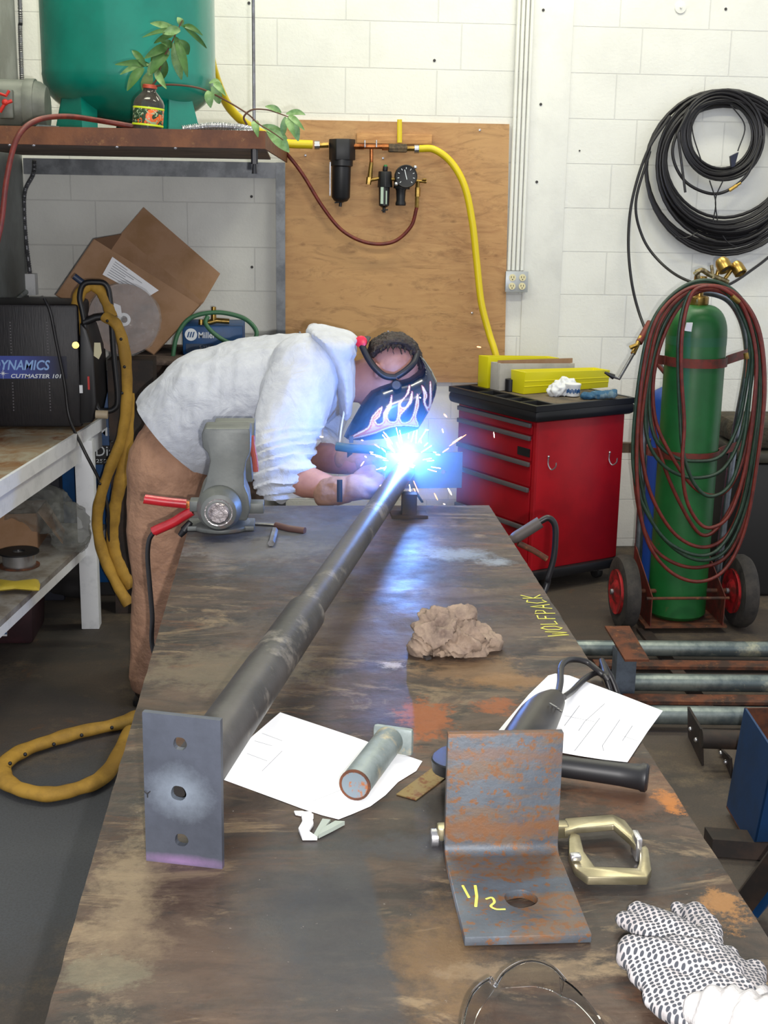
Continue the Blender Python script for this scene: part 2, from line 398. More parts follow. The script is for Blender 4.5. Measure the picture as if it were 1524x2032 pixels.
for i in range(4):
    x = p0.x+.018+i*.021; zc = p0.z; tag(obj('conduit', MB().cyl((x, WY-.021, zc+.003), (x, WY-.021, zt-.02), .0085, n=14), M['wallp']), 'thin white painted conduit rising from the outlet box, '+('leftmost of the four', 'second from the left of the four', 'third from the left of the four', 'rightmost of the four')[i], 'conduit', 'white conduits above the outlet box')
# ---- grey flexible conduit in the corner and its box
M['flex'] = pm('flex_conduit', '#77787c', .4, .7)
pts = smooth_pts([PY(68, 318, 6.12), PY(66, 345, 6.13), PY(50, 378, 6.15), PY(48, 420, 6.16), PY(52, 480, 6.16), PY(60, 545, 6.16)], 30)
tag(obj('flexible_conduit', MB().tube(pts, lambda f: .0095+.0016*math.sin(f*520), 10), M['flex']), 'grey ribbed conduit hanging under the shelf to the corner box', 'conduit')
pts = [V((PY(38, -30, 6.17).x, 6.17, 3.9)), PY(38, -30, 6.17), PY(40, 60, 6.17), PY(44, 172, 6.17)]
tag(obj('flexible_conduit', MB().tube(smooth_pts(pts, 60), lambda f: .0095+.0014*math.sin(f*600), 10), M['flex']), 'grey ribbed conduit rising in the corner above the motor', 'conduit')
a, b = PY(42, 543, 6.14), PY(72, 586, 6.14)
jb = thing('junction_box', 'white electrical box low in the left corner under the flexible conduit', 'junction box', ((a.x+b.x)/2, 6.15, b.z))
obj('box', MB().bx(a.x, b.x, 6.13, 6.199, b.z, a.z), M['white'], jb, bevel=.003)
obj('side_pipe', MB().cyl((a.x+.02, 6.12, b.z+.015), (-1.19, 5.6, b.z-.02), .013), M['galv'], jb)
# ================================================================ shelf, tank and what stands on it
SZ = 1.900; SX0, SX1, SY0, SY1 = -1.19, -.065, 4.22, 6.17
sh = thing('storage_shelf', 'rusty steel shelf high on the left carrying the green tank', 'shelf', ((SX0+SX1)/2, SY0, 1.84))
M['shelf'] = pm('rusty_channel', '#6d4122', .6, .25, '#54301b', 8, c3='#7f5a34', scale3=25, bump=.2)
M['deck'] = pm('shelf_underside', '#7a6654', .8, 0, '#5e4e42', 5)
obj('deck', MB().bx(SX0, SX1-.006, SY0+.006, SY1, 1.858, 1.866), M['deck'], sh)
obj('front_channel', MB().bx(SX0, SX1, SY0, SY0+.006, 1.846, SZ).bx(SX0, SX1, SY0+.006, SY0+.045, 1.846, 1.851), M['shelf'], sh)
m = MB(); m.box8([(SX1-.006, SY0+.006, 1.846), (SX1, SY0+.006, 1.846), (SX1+.07, SY1, 1.846), (SX1+.064, SY1, 1.846)], [(SX1-.006, SY0+.006, SZ), (SX1, SY0+.006, SZ), (SX1+.07, SY1, SZ), (SX1+.064, SY1, SZ)])
obj('side_channel', m, M['shelf'], sh)
M['greysteel'] = pm('grey_angle_steel', '#6f7276', .45, .5, '#55585c', 9)
obj('wall_angle', MB().bx(SX0, -.01, 6.165, 6.195, 1.775, 1.845), M['greysteel'], sh)
x0 = PY(548, 500, 6.14).x; x1 = PY(566, 500, 6.14).x
obj('post', MB().bx(x0, x0+.006, 6.12, 6.178, 0, 1.845).bx(x0, x1, 6.115, 6.12, 0, 1.845).bx(x1-.006, x1, 6.12, 6.178, 0, 1.845), M['greysteel'], sh)
rx_ = PY(504, 200, 4.26).x
obj('threaded_rod', MB().cyl((rx_, 4.26, 1.83), (rx_-.0, 4.26, 3.99), .005, n=10), M['steel'], sh)
obj('rod_nut', MB().cyl((rx_, 4.26, 1.80), (rx_, 4.26, 1.845), .011, .011, 6).cyl((rx_, 4.26, 1.77), (rx_, 4.26, 1.80), .009, .006, 12), M['black'], sh)
for x, y in ((348, 303), (68, 315), (20, 305), (232, 293)):
    q = PY(x, y, SY0+.03); q.z = 1.8455; obj('bolt', MB().ball(q, .006, 10, 6), M['bright'], sh)
# tank
M['tank'] = pm('teal_gloss_paint', '#037464', .24, 0, '#04806e', 4, Coat_Weight=.3)
tc = PY(259, 200, 5.2); tx = tc.x; R = 155*5.33/F; zb = PY(259, 240, 5.2).z-.02
tk = thing('air_tank', 'big teal air compressor tank standing on the high shelf', 'tank', (tx, 5.2, SZ-.034))
prof = [(.001, zb)]+[(R*math.sin(q), zb+.17*(1-math.cos(q))) for q in [math.pi/2*i/12 for i in range(1, 13)]]+[(R+.0015, zb+.178), (R, zb+.19), (R, 3.2)]+[(R*math.cos(q), 3.2+.17*math.sin(q)) for q in [math.pi/2*i/8 for i in range(1, 9)]]
obj('shell', MB().lathe([(r, h) for r, h in prof], (tx, 5.2, 0), n=64), M['tank'], tk)
for q in (-2.35, -.75, 1.6):
    d = V((math.cos(q), math.sin(q), 0)); s_ = V((-d.y, d.x, 0)); o = V((tx, 5.2, 0))
    z0, z1 = SZ-.034, zb+.12
    m = MB()
    lo = [o+d*(R*.93)-s_*.09, o+d*(R*.93)+s_*.09, o+d*(R*.93-.006)+s_*.09, o+d*(R*.93-.006)-s_*.09]
    hi = [o+d*(R*.84)-s_*.05, o+d*(R*.84)+s_*.05, o+d*(R*.84-.006)+s_*.05, o+d*(R*.84-.006)-s_*.05]
    m.box8([V((p.x, p.y, z0)) for p in lo], [V((p.x, p.y, z1)) for p in hi])
    for sg in (-1, 1):
        e0 = o+d*(R*.93)+s_*(.09*sg); e1 = o+d*(R*.84)+s_*(.05*sg)
        m.box8([V((p.x, p.y, z0)) for p in (e0, e0-d*.07, e0-d*.07+s_*.005, e0+s_*.005)], [V((p.x, p.y, z1)) for p in (e1, e1-d*.07, e1-d*.07+s_*.005, e1+s_*.005)])
    obj('leg', m, M['tank'], tk)
# motor
M['motor'] = pm('motor_grey', '#6c7068', .5, .2, '#5a5d57', 8)
a = PY(92, 240, 4.75); mz = PY(40, 213, 4.75).z
mo = thing('electric_motor', 'grey electric motor at the left end of the high shelf', 'motor', (a.x-.12, 4.75, SZ-.034))
obj('body', MB().lathe([(.02, -.012), (.07, -.008), (.085, .012), (.092, .04), (.092, .27)], (a.x, 4.75, mz), (-1, 0, 0), 36), M['motor'], mo)
obj('end_bell', MB().lathe([(.095, .03), (.096, .035), (.096, .06), (.095, .065)], (a.x, 4.75, mz), (-1, 0, 0), 36), M['motor'], mo)
fz = SZ-.034
obj('foot', MB().bx(a.x-.13, a.x+.05, 4.66, 4.84, fz, fz+.008).bx(a.x-.11, a.x-.03, 4.69, 4.81, fz+.008, mz-.05), M['galv'], mo)
q = PY(60, 248, 4.62); q2 = PY(118, 268, 4.62)
obj('mounting_lug', MB().prism([V((q.x, 4.65, fz+.009)), V((q2.x, 4.65, fz+.009)), V((q2.x-.006, 4.65, fz+.055)), V((q.x+.02, 4.65, fz+.058)), V((q.x, 4.65, fz+.045))], (0, .006, 0)), M['galv'], mo)
a1, b1 = PY(-6, 176, 4.65), PY(28, 236, 4.65)
obj('terminal_box', MB().bx(a1.x, b1.x, 4.645, 4.68, b1.z, a1.z), M['motor'], mo, bevel=.008)
M['red'] = pm('red_plastic', '#c22a22', .45)
rs = MB(); pa = PY(2, 192, 4.64); rs.tube([PY(0, 222, 4.635), PY(10, 205, 4.63), PY(24, 200, 4.635)], .006).tube([PY(0, 186, 4.635), PY(12, 190, 4.63), PY(18, 180, 4.635)], .005).ball(PY(10, 203, 4.632), .011)
obj('red_switch', rs, M['red'], mo)
# bottle with leafy branches
bx_ = PY(291, 262, 4.3)
bt = thing('drink_bottle', 'orange-capped drink bottle holding leafy branches on the shelf edge', 'bottle', (bx_.x, 4.3, SZ-.034))
bz = SZ-.034; L = PY(300, 172, 4.3); bh = L.z-bz; tilt = V((L.x-bx_.x-.004, 0, bh)).normalized(); bo = V((bx_.x, 4.3, bz))
t = NT('tinted_bottle'); M['bottle'] = t.out('#5f5a52', .12, 0, None, Transmission_Weight=.65, IOR=1.4)
wr = 28*4.45/F
pr = [(.8, 0), (.95, .03), (1, .08), (.93, .2), (.95, .3), (.95, .52), (.98, .6), (1, .68), (.9, .76), (.62, .86), (.42, .92), (.40, .97)]
obj('body', MB().lathe([(r*wr, h*bh) for r, h in pr], bo, tilt, 32), M['bottle'], bt)
t = NT('bottle_label'); n_ = t.noise(26, 3, .6, None, 1.0)
c = t.mix(t.ramp(n_, .50, .52), '#1f3a1c', '#e0611f'); c = t.mix(t.ramp(t.noise(60, 3, .5, None, 2), .56, .58), c, '#9cb08a')
M['blabel'] = t.out(c, .4)
obj('label_wrap', MB().lathe([(wr*.965, .29*bh), (wr*.985, .3*bh), (wr*1.0, .6*bh), (wr*.98, .61*bh)], bo, tilt, 32, False), M['blabel'], bt)
M['lime'] = pm('lime_print', '#c8d820', .4)
for h in (.29, .60): obj('label_rim', MB().lathe([(wr*1.0, h*bh-.003), (wr*1.02, h*bh), (wr*1.0, h*bh+.003)], bo, tilt, 32, False), M['lime'], bt)
M['ocap'] = pm('orange_neck_ring', '#b5482a', .5)
obj('neck_ring', MB().lathe([(wr*.43, .965*bh), (wr*.47, .97*bh), (wr*.47, 1.03*bh), (wr*.4, 1.04*bh)], bo, tilt, 24), M['ocap'], bt)
M['stem'] = pm('brown_stem', '#5a3a26', .7)
M['leaf'] = pm('green_leaf', '#456b31', .5, 0, '#385a29', 30, Specular_IOR_Level=.3)
M['leaf2'] = pm('pale_leaf', '#7d9f62', .5, 0, '#5b8042', 30)
def leaf(mb, p0, p1, w, bend=.012, tw=0.0):
    p0, p1 = V(p0), V(p1); d = p1-p0; L_ = d.length; a_, b_, d_ = axes(d, (0, -1, .2)); rows = []
    a_, b_ = a_*math.cos(tw)+b_*math.sin(tw), b_*math.cos(tw)-a_*math.sin(tw)
    for i in range(9):
        f = i/8; ww = w*math.sin(math.pi*min(1, f*.94+.04))**.75*(1-.2*f); cc = p0+d*f+b_*(bend*math.sin(math.pi*f))-V((0, 0, .012*f*f))
        rows.append([cc-a_*ww+b_*(ww*.3), cc-a_*ww*.5+b_*ww*.08, cc, cc+a_*ww*.5+b_*ww*.08, cc+a_*ww+b_*(ww*.3)])
    vs = [p for r in rows for p in r]; fs = [(i*5+j, i*5+j+1, i*5+j+6, i*5+j+5) for i in range(8) for j in range(4)]
    n = len(vs); mb.add(vs+[p-b_*.0008 for p in vs], fs+[tuple(x+n for x in f[::-1]) for f in fs])
def branch(label, stempts, leaves, yl=4.3, mat='leaf', jy=.0):
    br = thing('leafy_branch', label, 'branch', stempts[0] if not isinstance(stempts[0], tuple) else PY(*stempts[0]), 'branches in the drink bottle')
    P = [PY(*q) for q in stempts]; obj('stem', MB().tube(smooth_pts(P, 8), lambda f: .0035*(1-.55*f), 8), M['stem'], br)
    for i, (a_, b_, w_) in enumerate(leaves):
        m = MB(); leaf(m, PY(a_[0], a_[1], yl+jy*math.sin(i)), PY(b_[0], b_[1], yl+.05*math.sin(i*2.3)), w_*4.4/F, .01, .35*math.sin(i*3.1)); obj('leaf', m, M[mat if i % 3 else 'leaf2'], br)
branch('upright branch with dense green leaves rising from the drink bottle', [(300, 172, 4.3), (312, 155, 4.3), (322, 120, 4.3), (338, 90, 4.3), (352, 60, 4.3), (362, 40, 4.3)],
 [((318, 125), (292, 142), 11), ((330, 100), (300, 122), 13), ((300, 130), (228, 120), 7), ((296, 128), (238, 140), 6), ((290, 132), (262, 92), 7), ((285, 135), (252, 172), 10), ((300, 140), (288, 182), 12), ((335, 100), (298, 138), 13), ((340, 90), (286, 108), 9),
  ((345, 85), (360, 150), 11), ((350, 80), (372, 145), 9), ((356, 80), (374, 100), 10), ((355, 62), (298, 38), 7), ((356, 60), (282, 66), 5), ((352, 66), (305, 78), 6), ((360, 52), (352, 26), 7), ((362, 52), (402, 62), 6), ((364, 52), (410, 88), 5), ((358, 60), (322, 58), 9), ((340, 95), (318, 74), 8), ((325, 115), (322, 150), 10), ((310, 140), (330, 168), 8), ((346, 72), (366, 122), 9)], 4.3, 'leaf', .02)
branch('long thin branch trailing right from the bottle over the shelf corner', [(302, 172, 4.3), (340, 168, 4.28), (395, 175, 4.26), (440, 195, 4.24), (490, 225, 4.2), (512, 245, 4.18), (540, 262, 4.17), (562, 278, 4.16)],
 [((412, 180), (418, 206), 9), ((420, 172), (436, 198), 10), ((425, 165), (448, 182), 7), ((520, 250), (570, 268), 10), ((530, 258), (574, 294), 14), ((505, 240), (512, 264), 8), ((415, 165), (440, 160), 5)], 4.24, 'leaf2')
branch('short side branch with pale leaves in front of the threaded rod', [(490, 248, 4.2), (484, 232, 4.19), (500, 218, 4.18), (530, 218, 4.17), (556, 226, 4.16), (572, 232, 4.16)],
 [((558, 224), (526, 203), 6), ((568, 226), (606, 220), 6), ((572, 230), (604, 250), 6), ((566, 232), (562, 262), 7), ((574, 234), (592, 272), 10), ((570, 234), (584, 262), 8)], 4.17, 'leaf2')
# silver flexible hose lying on shelf
pts = smooth_pts([PZ(330, 262, 1.885)+V((0, 0, 0)), PY(362, 258, 4.5), PY(420, 251, 4.5), PY(470, 254, 4.5), PY(500, 262, 4.45), PY(470, 266, 4.4), PY(410, 268, 4.4), PY(350, 266, 4.4)][1:], 50)
tag(obj('corrugated_hose', MB().tube(pts, lambda f: .013+.003*math.sin(f*560), 12), M['bright']), 'silver corrugated metal hose lying on the shelf beside the bottle', 'hose')
# yellow air hoses
Ym = .0135
pts = [PY(414, -30, 5.5)+V((-.02, 0, .9)), PY(414, -30, 5.5), PY(414, 60, 5.5), PY(421, 130, 5.6), (PY(447, 200, 5.85)), PY(478, 238, 5.98), PY(515, 262, 6.06), PY(560, 283, 6.1), PY(620, 287, 6.11)]
tag(obj('air_hose', MB().tube(smooth_pts(pts, 10), 8*6.2/F, 14), M['yellow']), 'yellow air hose running down beside the tank to the black filter', 'hose')
pts = [PY(832, 295, 6.12), PY(862, 297, 6.11), PY(896, 323, 6.11), PY(922, 370, 6.1), PY(937, 440, 6.1), PY(946, 520, 6.1), PY(955, 600, 6.09), PY(970, 660, 6.08), PY(984, 705, 6.05), PY(1000, 780, 6.03), PY(1010, 900, 6.1)]
tag(obj('air_hose', MB().tube(smooth_pts(pts, 10), 6.8*6.2/F, 14), M['yellow']), 'yellow air hose curving down the plywood behind the tool chest', 'hose')
a = PY(793, 237, 6.15); b = PY(793, 283, 6.15)
tag(obj('yellow_strap', MB().tube(smooth_pts([a, (a+b)/2, b], 4), .011, 12, flat=.35), M['yellow']), 'short yellow strap at the top edge of the plywood above the valve', 'strap')
# red-brown air hose in two runs
pts = [V((-1.0, 4.12, 1.0)), PY(-12, 520, 4.1), PY(3, 440, 4.1), PY(14, 350, 4.1), PY(34, 275, 4.12), PY(70, 240, 4.18), PY(130, 231, 4.3), PY(200, 240, 4.4), PY(270, 252, 4.42), PY(330, 262, 4.44)]
tag(obj('air_hose', MB().tube(smooth_pts(pts, 10), .0085, 12), M['redhose']), 'red-brown hose arching over the shelf edge on the left', 'hose')
pts = [PY(500, 255, 5.6), PY(545, 285, 5.9), PY(566, 302, 6.12), PY(600, 345, 6.14), PY(640, 410, 6.14), PY(680, 458, 6.14), PY(730, 482, 6.14), PY(780, 480, 6.14), PY(815, 450, 6.13), PY(827, 412, 6.12)]
tag(obj('air_hose', MB().tube(smooth_pts(pts, 10), .0085, 12), M['redhose']), 'red-brown hose hanging in a loop across the plywood board', 'hose')
# ---- air filter
def W(x, y, o=0.0): return PY(x, y, 6.13-o)
fx = thing('air_filter', 'large black air filter with a long bowl on the plywood board', 'air filter', W(677, 405))
obj('head', MB().cyl(W(679, 318), W(679, 276), 26*k, 26*k, 6), M['black'], fx, bevel=.004)
p_, q_ = W(677, 404), W(679, 318)
obj('bowl', MB().lathe([(3*k, 0), (13*k, 3*k), (18*k, 10*k), (18.5*k, 68*k), (22*k, 70*k), (22.5*k, 92*k)], W(676, 402), V(q_)-V(p_), 32), M['black'], fx)
obj('sight_guard', MB().box(W(655, 355, .05), (.006, .01, .15)), M['steel'], fx)
obj('drain_valve', MB().cyl(W(676, 402), W(675, 410), 3*k).cyl(W(664, 402, .01), W(682, 400, .01), 1.6*k), M['black'], fx)
mf = thing('pipe_fittings', 'brass and copper pipe fittings between the filter and the yellow hose', 'fittings', W(745, 300))
m = MB().cyl(W(702, 291), W(722, 291), 6*k, 6*k, 6).cyl(W(722, 291), W(758, 291), 4.5*k).cyl(W(758, 292), W(772, 292), 6*k, 6*k, 8).cyl(W(737, 296), W(737, 322), 3.6*k); obj('copper_tee', m, M['copper'], mf)
m = MB().cyl(W(808, 295), W(826, 295), 5.5*k, 5.5*k, 6).cyl(W(634, 289), W(652, 288), 5.5*k, 5.5*k, 6).cyl(W(737, 322), W(734, 352), 4*k, 5*k, 10).cyl(W(733, 352), W(731, 366), 5.5*k, 5*k, 6).cyl(W(731, 358), W(752, 354), 3.5*k); obj('brass_fitting', m, M['brass'], mf)
m = MB().box(W(789, 294), (.085, .035, .038)).cyl(W(771, 294), W(808, 294), 8*k); obj('ball_valve', m, pm('dark_bronze', '#4b4236', .5, .7, '#6b5a44', 40), mf, bevel=.005)
m = MB().cyl(W(624, 288), W(634, 288), 8.6*k, 8.6*k, 20).cyl(W(822, 296), W(831, 296), 8.2*k, 8.2*k, 20).cyl(W(724, 292, .015), W(724, 278, .015), 1.5*k).cyl(W(747, 292, .015), W(747, 278, .015), 1.5*k); obj('hose_clamp', m, M['bright'], mf)
lu = thing('lubricator', 'small black lubricator with a sight glass left of the gauge', 'lubricator', W(762, 422))
obj('body', MB().cyl(W(764, 372), W(764, 340), 15*k, 13*k, 8).cyl(W(764, 340), W(765, 330), 5*k), M['black'], lu, bevel=.003)
obj('bowl', MB().lathe([(4*k, 0), (10*k, 4*k), (11*k, 40*k)], W(762, 412), (0, 0, 1)).cyl(W(762, 422), W(762, 410), 3*k).cyl(W(757, 418, .01), W(770, 416, .01), 1.3*k), M['black'], lu)
obj('sight_glass', MB().box(W(758, 388, .03), (.013, .008, .075)).box(W(766.5, 392, .03), (.006, .008, .06)), pm('sight_glass', '#9fb5a2', .2), lu)
obj('green_cap', MB().cyl(W(765, 332), W(765, 327), 3.5*k), pm('green_cap', '#3e8a4a', .5), lu)
rg = thing('pressure_regulator', 'black air regulator with a round gauge on the plywood board', 'regulator', W(797, 408))
obj('body', MB().cyl(W(797, 375), W(799, 345), 16*k, 16*k, 10).lathe([(10*k, 0), (10.5*k, 4*k), (8.5*k, 10*k), (9.5*k, 28*k), (14*k, 40*k)], W(795, 408), (0, 0, 1)), M['black'], rg, bevel=.002)
g0 = PY(806, 350, 6.07)
ga = obj('gauge', MB().lathe([(20*k, 0), (22*k, .004), (22*k, .026), (20.5*k, .030), (19*k, .0285)], g0+V((0, .03, 0)), (0, -1, 0), 36), M['black'], rg)
m = MB()
for i in range(9):
    q = math.radians(225-i*33.75); d = V((math.cos(q), 0, math.sin(q))); m.box(g0+V((0, -.0002, 0))+d*(15.5*k), (.0025, .001, .008), (V((-d.z, 0, d.x)), V((0, 1, 0)), d))
obj('scale_marks', m, M['ltext'], ga)
d = V((-.25, 0, .97)); obj('needle', MB().box(g0+V((0, -.0012, 0))+d*.008, (.003, .001, .045), (V((-d.z, 0, d.x)), V((0, 1, 0)), d)), M['ltext'], ga)
for x, y in ((824, 332), (786, 365)): obj('bracket_screw', MB().ball(PY(x, y, 6.06), (.009, .006, .009), 12, 8), M['bright'], rg)
m = MB().cyl(W(816, 358), W(846, 361), 3*k).cyl(W(829, 360), W(827, 412), 4*k, 4*k, 8).cyl(W(829, 372), W(828.5, 390), 5.2*k, 5.2*k, 6).cyl(W(838, 356, .01), W(846, 356, .01), 2*k); obj('outlet_fitting', m, M['brass'], rg); obj('inlet_fitting', MB().cyl(W(752, 355), W(785, 356), 3.5*k), M['brass'], rg)
# ================================================================ cable coils on the wall
def coil(name, label, rings, r, mat, ties=(), n=40):
    th = thing(name, label, 'cable coil', PY(rings[0][0], rings[0][1]+rings[0][3], 6.18), 'black cables hung on the wall')
    for i, (cx, cy, a_, b_, y_) in enumerate(rings):
        ph = random.random()*6.28; w1 = random.uniform(.5, 1.5)
        P = [PY(cx+a_*math.cos(q)*(1+.012*math.sin(2*q+ph)), cy+b_*math.sin(q)*(1+.01*math.sin(3*q+ph*2)), y_) for q in [6.2832*j/n for j in range(n)]]
        obj('cable_turn', MB().tube(P, r, 8, True), mat, th)
    for (x, y) in ties: obj('cable_tie', MB().tube([PY(x, y-10, 6.02), PY(x+2, y, 5.98), PY(x+1, y+12, 6.02)], .006, 6), M['brass'], th)
R_ = random.Random(3)
coil('cable_coil', 'small tight black cable coil hung innermost of the wall coils', [(1432+R_.uniform(-3, 3), 268+R_.uniform(-4, 4), 62+i*1.9, 66+i*2.1, 6.16-.05*R_.random()) for i in range(12)], .0065, M['hoseblk'])
coil('cable_coil', 'thick black cable coil hanging around the small tight one', [(1436+R_.uniform(-3, 3)+i*.6, 322+R_.uniform(-3, 3)+(i*.5), 116+i*2.0, 112+i*3.2, 6.18-.06*R_.random()) for i in range(13)], .0075, M['hoseblk'])
coil('cable_coil', 'loose outermost black cable coil sagging lowest on the wall', [(1425+i*2.4, 334+i*1.2, 142+i*2.8, 148+i*2.6, 6.17-.03*R_.random()) for i in range(7)], .0068, M['hoseblk'])
tag(obj('hanging_cable', MB().tube(smooth_pts([PY(1368, 218, 6.1), PY(1338, 280, 6.09), PY(1338, 322, 6.09), PY(1362, 362, 6.09), PY(1404, 383, 6.09), PY(1440, 380, 6.09), PY(1478, 352, 6.09), PY(1500, 310, 6.09), PY(1512, 270, 6.09)], 10), .0072, 10), M['hoseblk']), 'short black hose looped under the small coil with a brass joint', 'hose')
tag(obj('hanging_cable', MB().tube(smooth_pts([PY(1345, 265, 6.08), PY(1352, 320, 6.07), PY(1360, 382, 6.06)], 10), .006, 8), M['hoseblk']), 'short black cable end dangling inside the thick coil', 'cable')
tag(obj('hanging_cable', MB().tube(smooth_pts([PY(1330, 230, 6.1), PY(1285, 300, 6.1), PY(1256, 390, 6.1), PY(1247, 470, 6.1), PY(1252, 550, 6.08), PY(1268, 620, 6.05), PY(1300, 700, 5.9), PY(1325, 750, 5.8)], 10), .0068, 10), M['hoseblk']), 'black cable hanging down the far left of the wall coils', 'cable')
tag(obj('hanging_cable', MB().tube(smooth_pts([PY(1290, 300, 6.1), PY(1262, 400, 6.1), PY(1275, 470, 6.1), PY(1310, 520, 6.05), PY(1360, 555, 5.9), PY(1430, 570, 5.8), PY(1500, 530, 5.9), PY(1560, 480, 6.0)], 10), .0066, 10), M['hoseblk']), 'black cable sagging from the wall coils behind the gas cart', 'cable')
tag(obj('brass_joint', MB().cyl(PY(1447, 378, 6.05), PY(1462, 368, 6.05), .009, .009, 6).cyl(PY(1462, 368, 6.05), PY(1470, 363, 6.05), .006), M['brass']), 'brass joint on the short black hose under the small coil', 'fitting')
tg = MB()
for P in ([(1372, 235), (1376, 270), (1392, 320)], [(1450, 208), (1478, 250), (1464, 300)], [(1408, 358), (1420, 400), (1415, 440)], [(1435, 358), (1420, 395), (1424, 440)], [(1384, 462), (1360, 472), (1340, 470)], [(1434, 468), (1445, 482), (1462, 490)]):
    tg.tube(smooth_pts([PY(x, y, 6.07) for x, y in P], 6), .003, 6)
tag(obj('tie_wires', tg, M['hoseblk']), 'thin black tie wires bundling the cable coils on the wall', 'wire')
tag(obj('cable_plug', MB().prism([PY(1450, 310, 6.05), PY(1466, 302, 6.05), PY(1458, 330, 6.05), PY(1452, 332, 6.05)], (0, .02, 0)), pm('blue_black_clip', '#1d2238', .5)), 'small dark blue clip hanging inside the tight cable coil', 'clip')
# ================================================================ the welding table
TZ = .85
def T(x, y, h=0.0): return PZ(x, y, TZ+h)
t = NT('table_steel')
g = t.noise(2.3, 9, .68, t.mapv((.8, 2.2, 1)), .9)
c = t.mix(t.ramp(g, .42, .58), '#302b28', '#55453a')
c = t.mix(t.ramp(t.noise(4.5, 9, .72, t.mapv((.55, 2.0, 1)), 1.5), .50, .60), c, '#3f3027')
c = t.mix(t.ramp(t.noise(3.4, 10, .74, t.mapv((.6, 1.7, 1)), 2.2), .54, .64), c, '#75644f')
c = t.mix(t.math('MULTIPLY', t.ramp(t.noise(7, 10, .74, t.mapv((.6, 1.6, 1)), 1.6), .55, .62), .8), c, '#2a2624')
c = t.mix(t.math('MULTIPLY', t.ramp(t.noise(4, 8, .75, t.mapv((.5, 1.8, 1)), 1.5), .57, .66), .55), c, '#6b4228')
def sp_(px, py, rx, ry, col, k_=1, e=.45, nn=.45, ns=14, a=None):
    global c
    p = T(px, py); c = t.mix(t.math('MULTIPLY', t.spot(p, (rx, ry, 1), e, nn*2.6, ns*1.3), k_), c, col)
sp_(600, 1060, .45, .5, '#565a62', .7, .8, .3, 5)  # arc light on the far end, mixed into the colour as bluish grey
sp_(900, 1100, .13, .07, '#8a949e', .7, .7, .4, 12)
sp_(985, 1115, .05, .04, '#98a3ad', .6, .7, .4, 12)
sp_(500, 1090, .2, .12, '#6d6a68', .6)
sp_(450, 1330, .2, .12, '#6d6250', .6); sp_(700, 1240, .3, .2, '#5b5048', .5)
sp_(850, 1425, .055, .085, '#86481f', .95, .35, .5, 16); sp_(985, 1400, .045, .04, '#86481f', .85, .4, .5, 18)
sp_(800, 1470, .03, .04, '#8a4a28', .6, .5, .5, 18); sp_(1030, 1350, .12, .05, '#856038', .7, .7, .5, 9); sp_(940, 1330, .12, .08, '#86684a', .5)
sp_(780, 1320, .03, .02, '#b9aea2', .7, .6, .5, 40); sp_(260, 1780, .06, .25, '#84745c', .7, .7, .5, 8)
sp_(500, 1900, .30, .14, '#54453a', .6, .7, .4, 6); sp_(210, 1930, .06, .04, '#74705c', .4)
# dark worn steel area in front, with a straight tape edge on its right
p1, p2 = T(735, 1740), T(805, 2032)
sx = t.n.new('ShaderNodeSeparateXYZ'); t.l.new(t.co, sx.inputs[0])
sl = (p2.x-p1.x)/(p2.y-p1.y)
ed = t.math('SUBTRACT', t.math('SUBTRACT', sx.outputs[0], p1.x), t.math('MULTIPLY', t.math('SUBTRACT', sx.outputs[1], p1.y), sl))
edf = t.ramp(t.math('ADD', ed, t.math('MULTIPLY', t.math('SUBTRACT', t.noise(30, 5, .6), .5), .02)), .006, -.004)
ctr = T(690, 1830); dk = t.math('MULTIPLY', edf, t.spot(ctr, (.16, .30, 1), .6, .35, 6)); c = t.mix(t.math('MULTIPLY', dk, .88), c, '#35363a')
sp_(840, 1680, .12, .04, '#36363a', .85, .5, .4, 10)
sp_(880, 1900, .07, .16, '#71583a', .6, .7, .4, 8); sp_(1250, 1560, .12, .10, '#6b4a36', .6); sp_(1330, 1590, .022, .045, '#a8692e', .9, .5, .5, 30); sp_(1440, 1800, .03, .05, '#93683a', .8, .5, .6, 20); sp_(1050, 1930, .12, .03, '#7c6a54', .5)
sp_(1240, 1740, .11, .07, '#3f3c3a', .7, .5, .4, 10)
c = t.mix(t.math('MULTIPLY', t.ramp(t.noise(45, 8, .8, t.mapv((1, 1.6, 1)), .5), .60, .68), .55), c, '#3b302a')
c = t.mix(t.math('MULTIPLY', t.ramp(t.noise(95, 5, .8), .68, .72), .8), c, '#b4aca4')
rg_ = t.ramp(t.noise(7, 6, .7), .35, .7, .38, .68)
M['table'] = t.out(c, rg_, .25, t.bump(t.noise(38, 7, .7), .28, .004), Specular_IOR_Level=.35)
M['frame'] = pm('dark_table_frame', '#2c2724', .7, .3, '#40322a', 10)
tb = thing('welding_table', 'long steel welding table with a stained and rusty top', 'table', (.16, 2.2, 0))
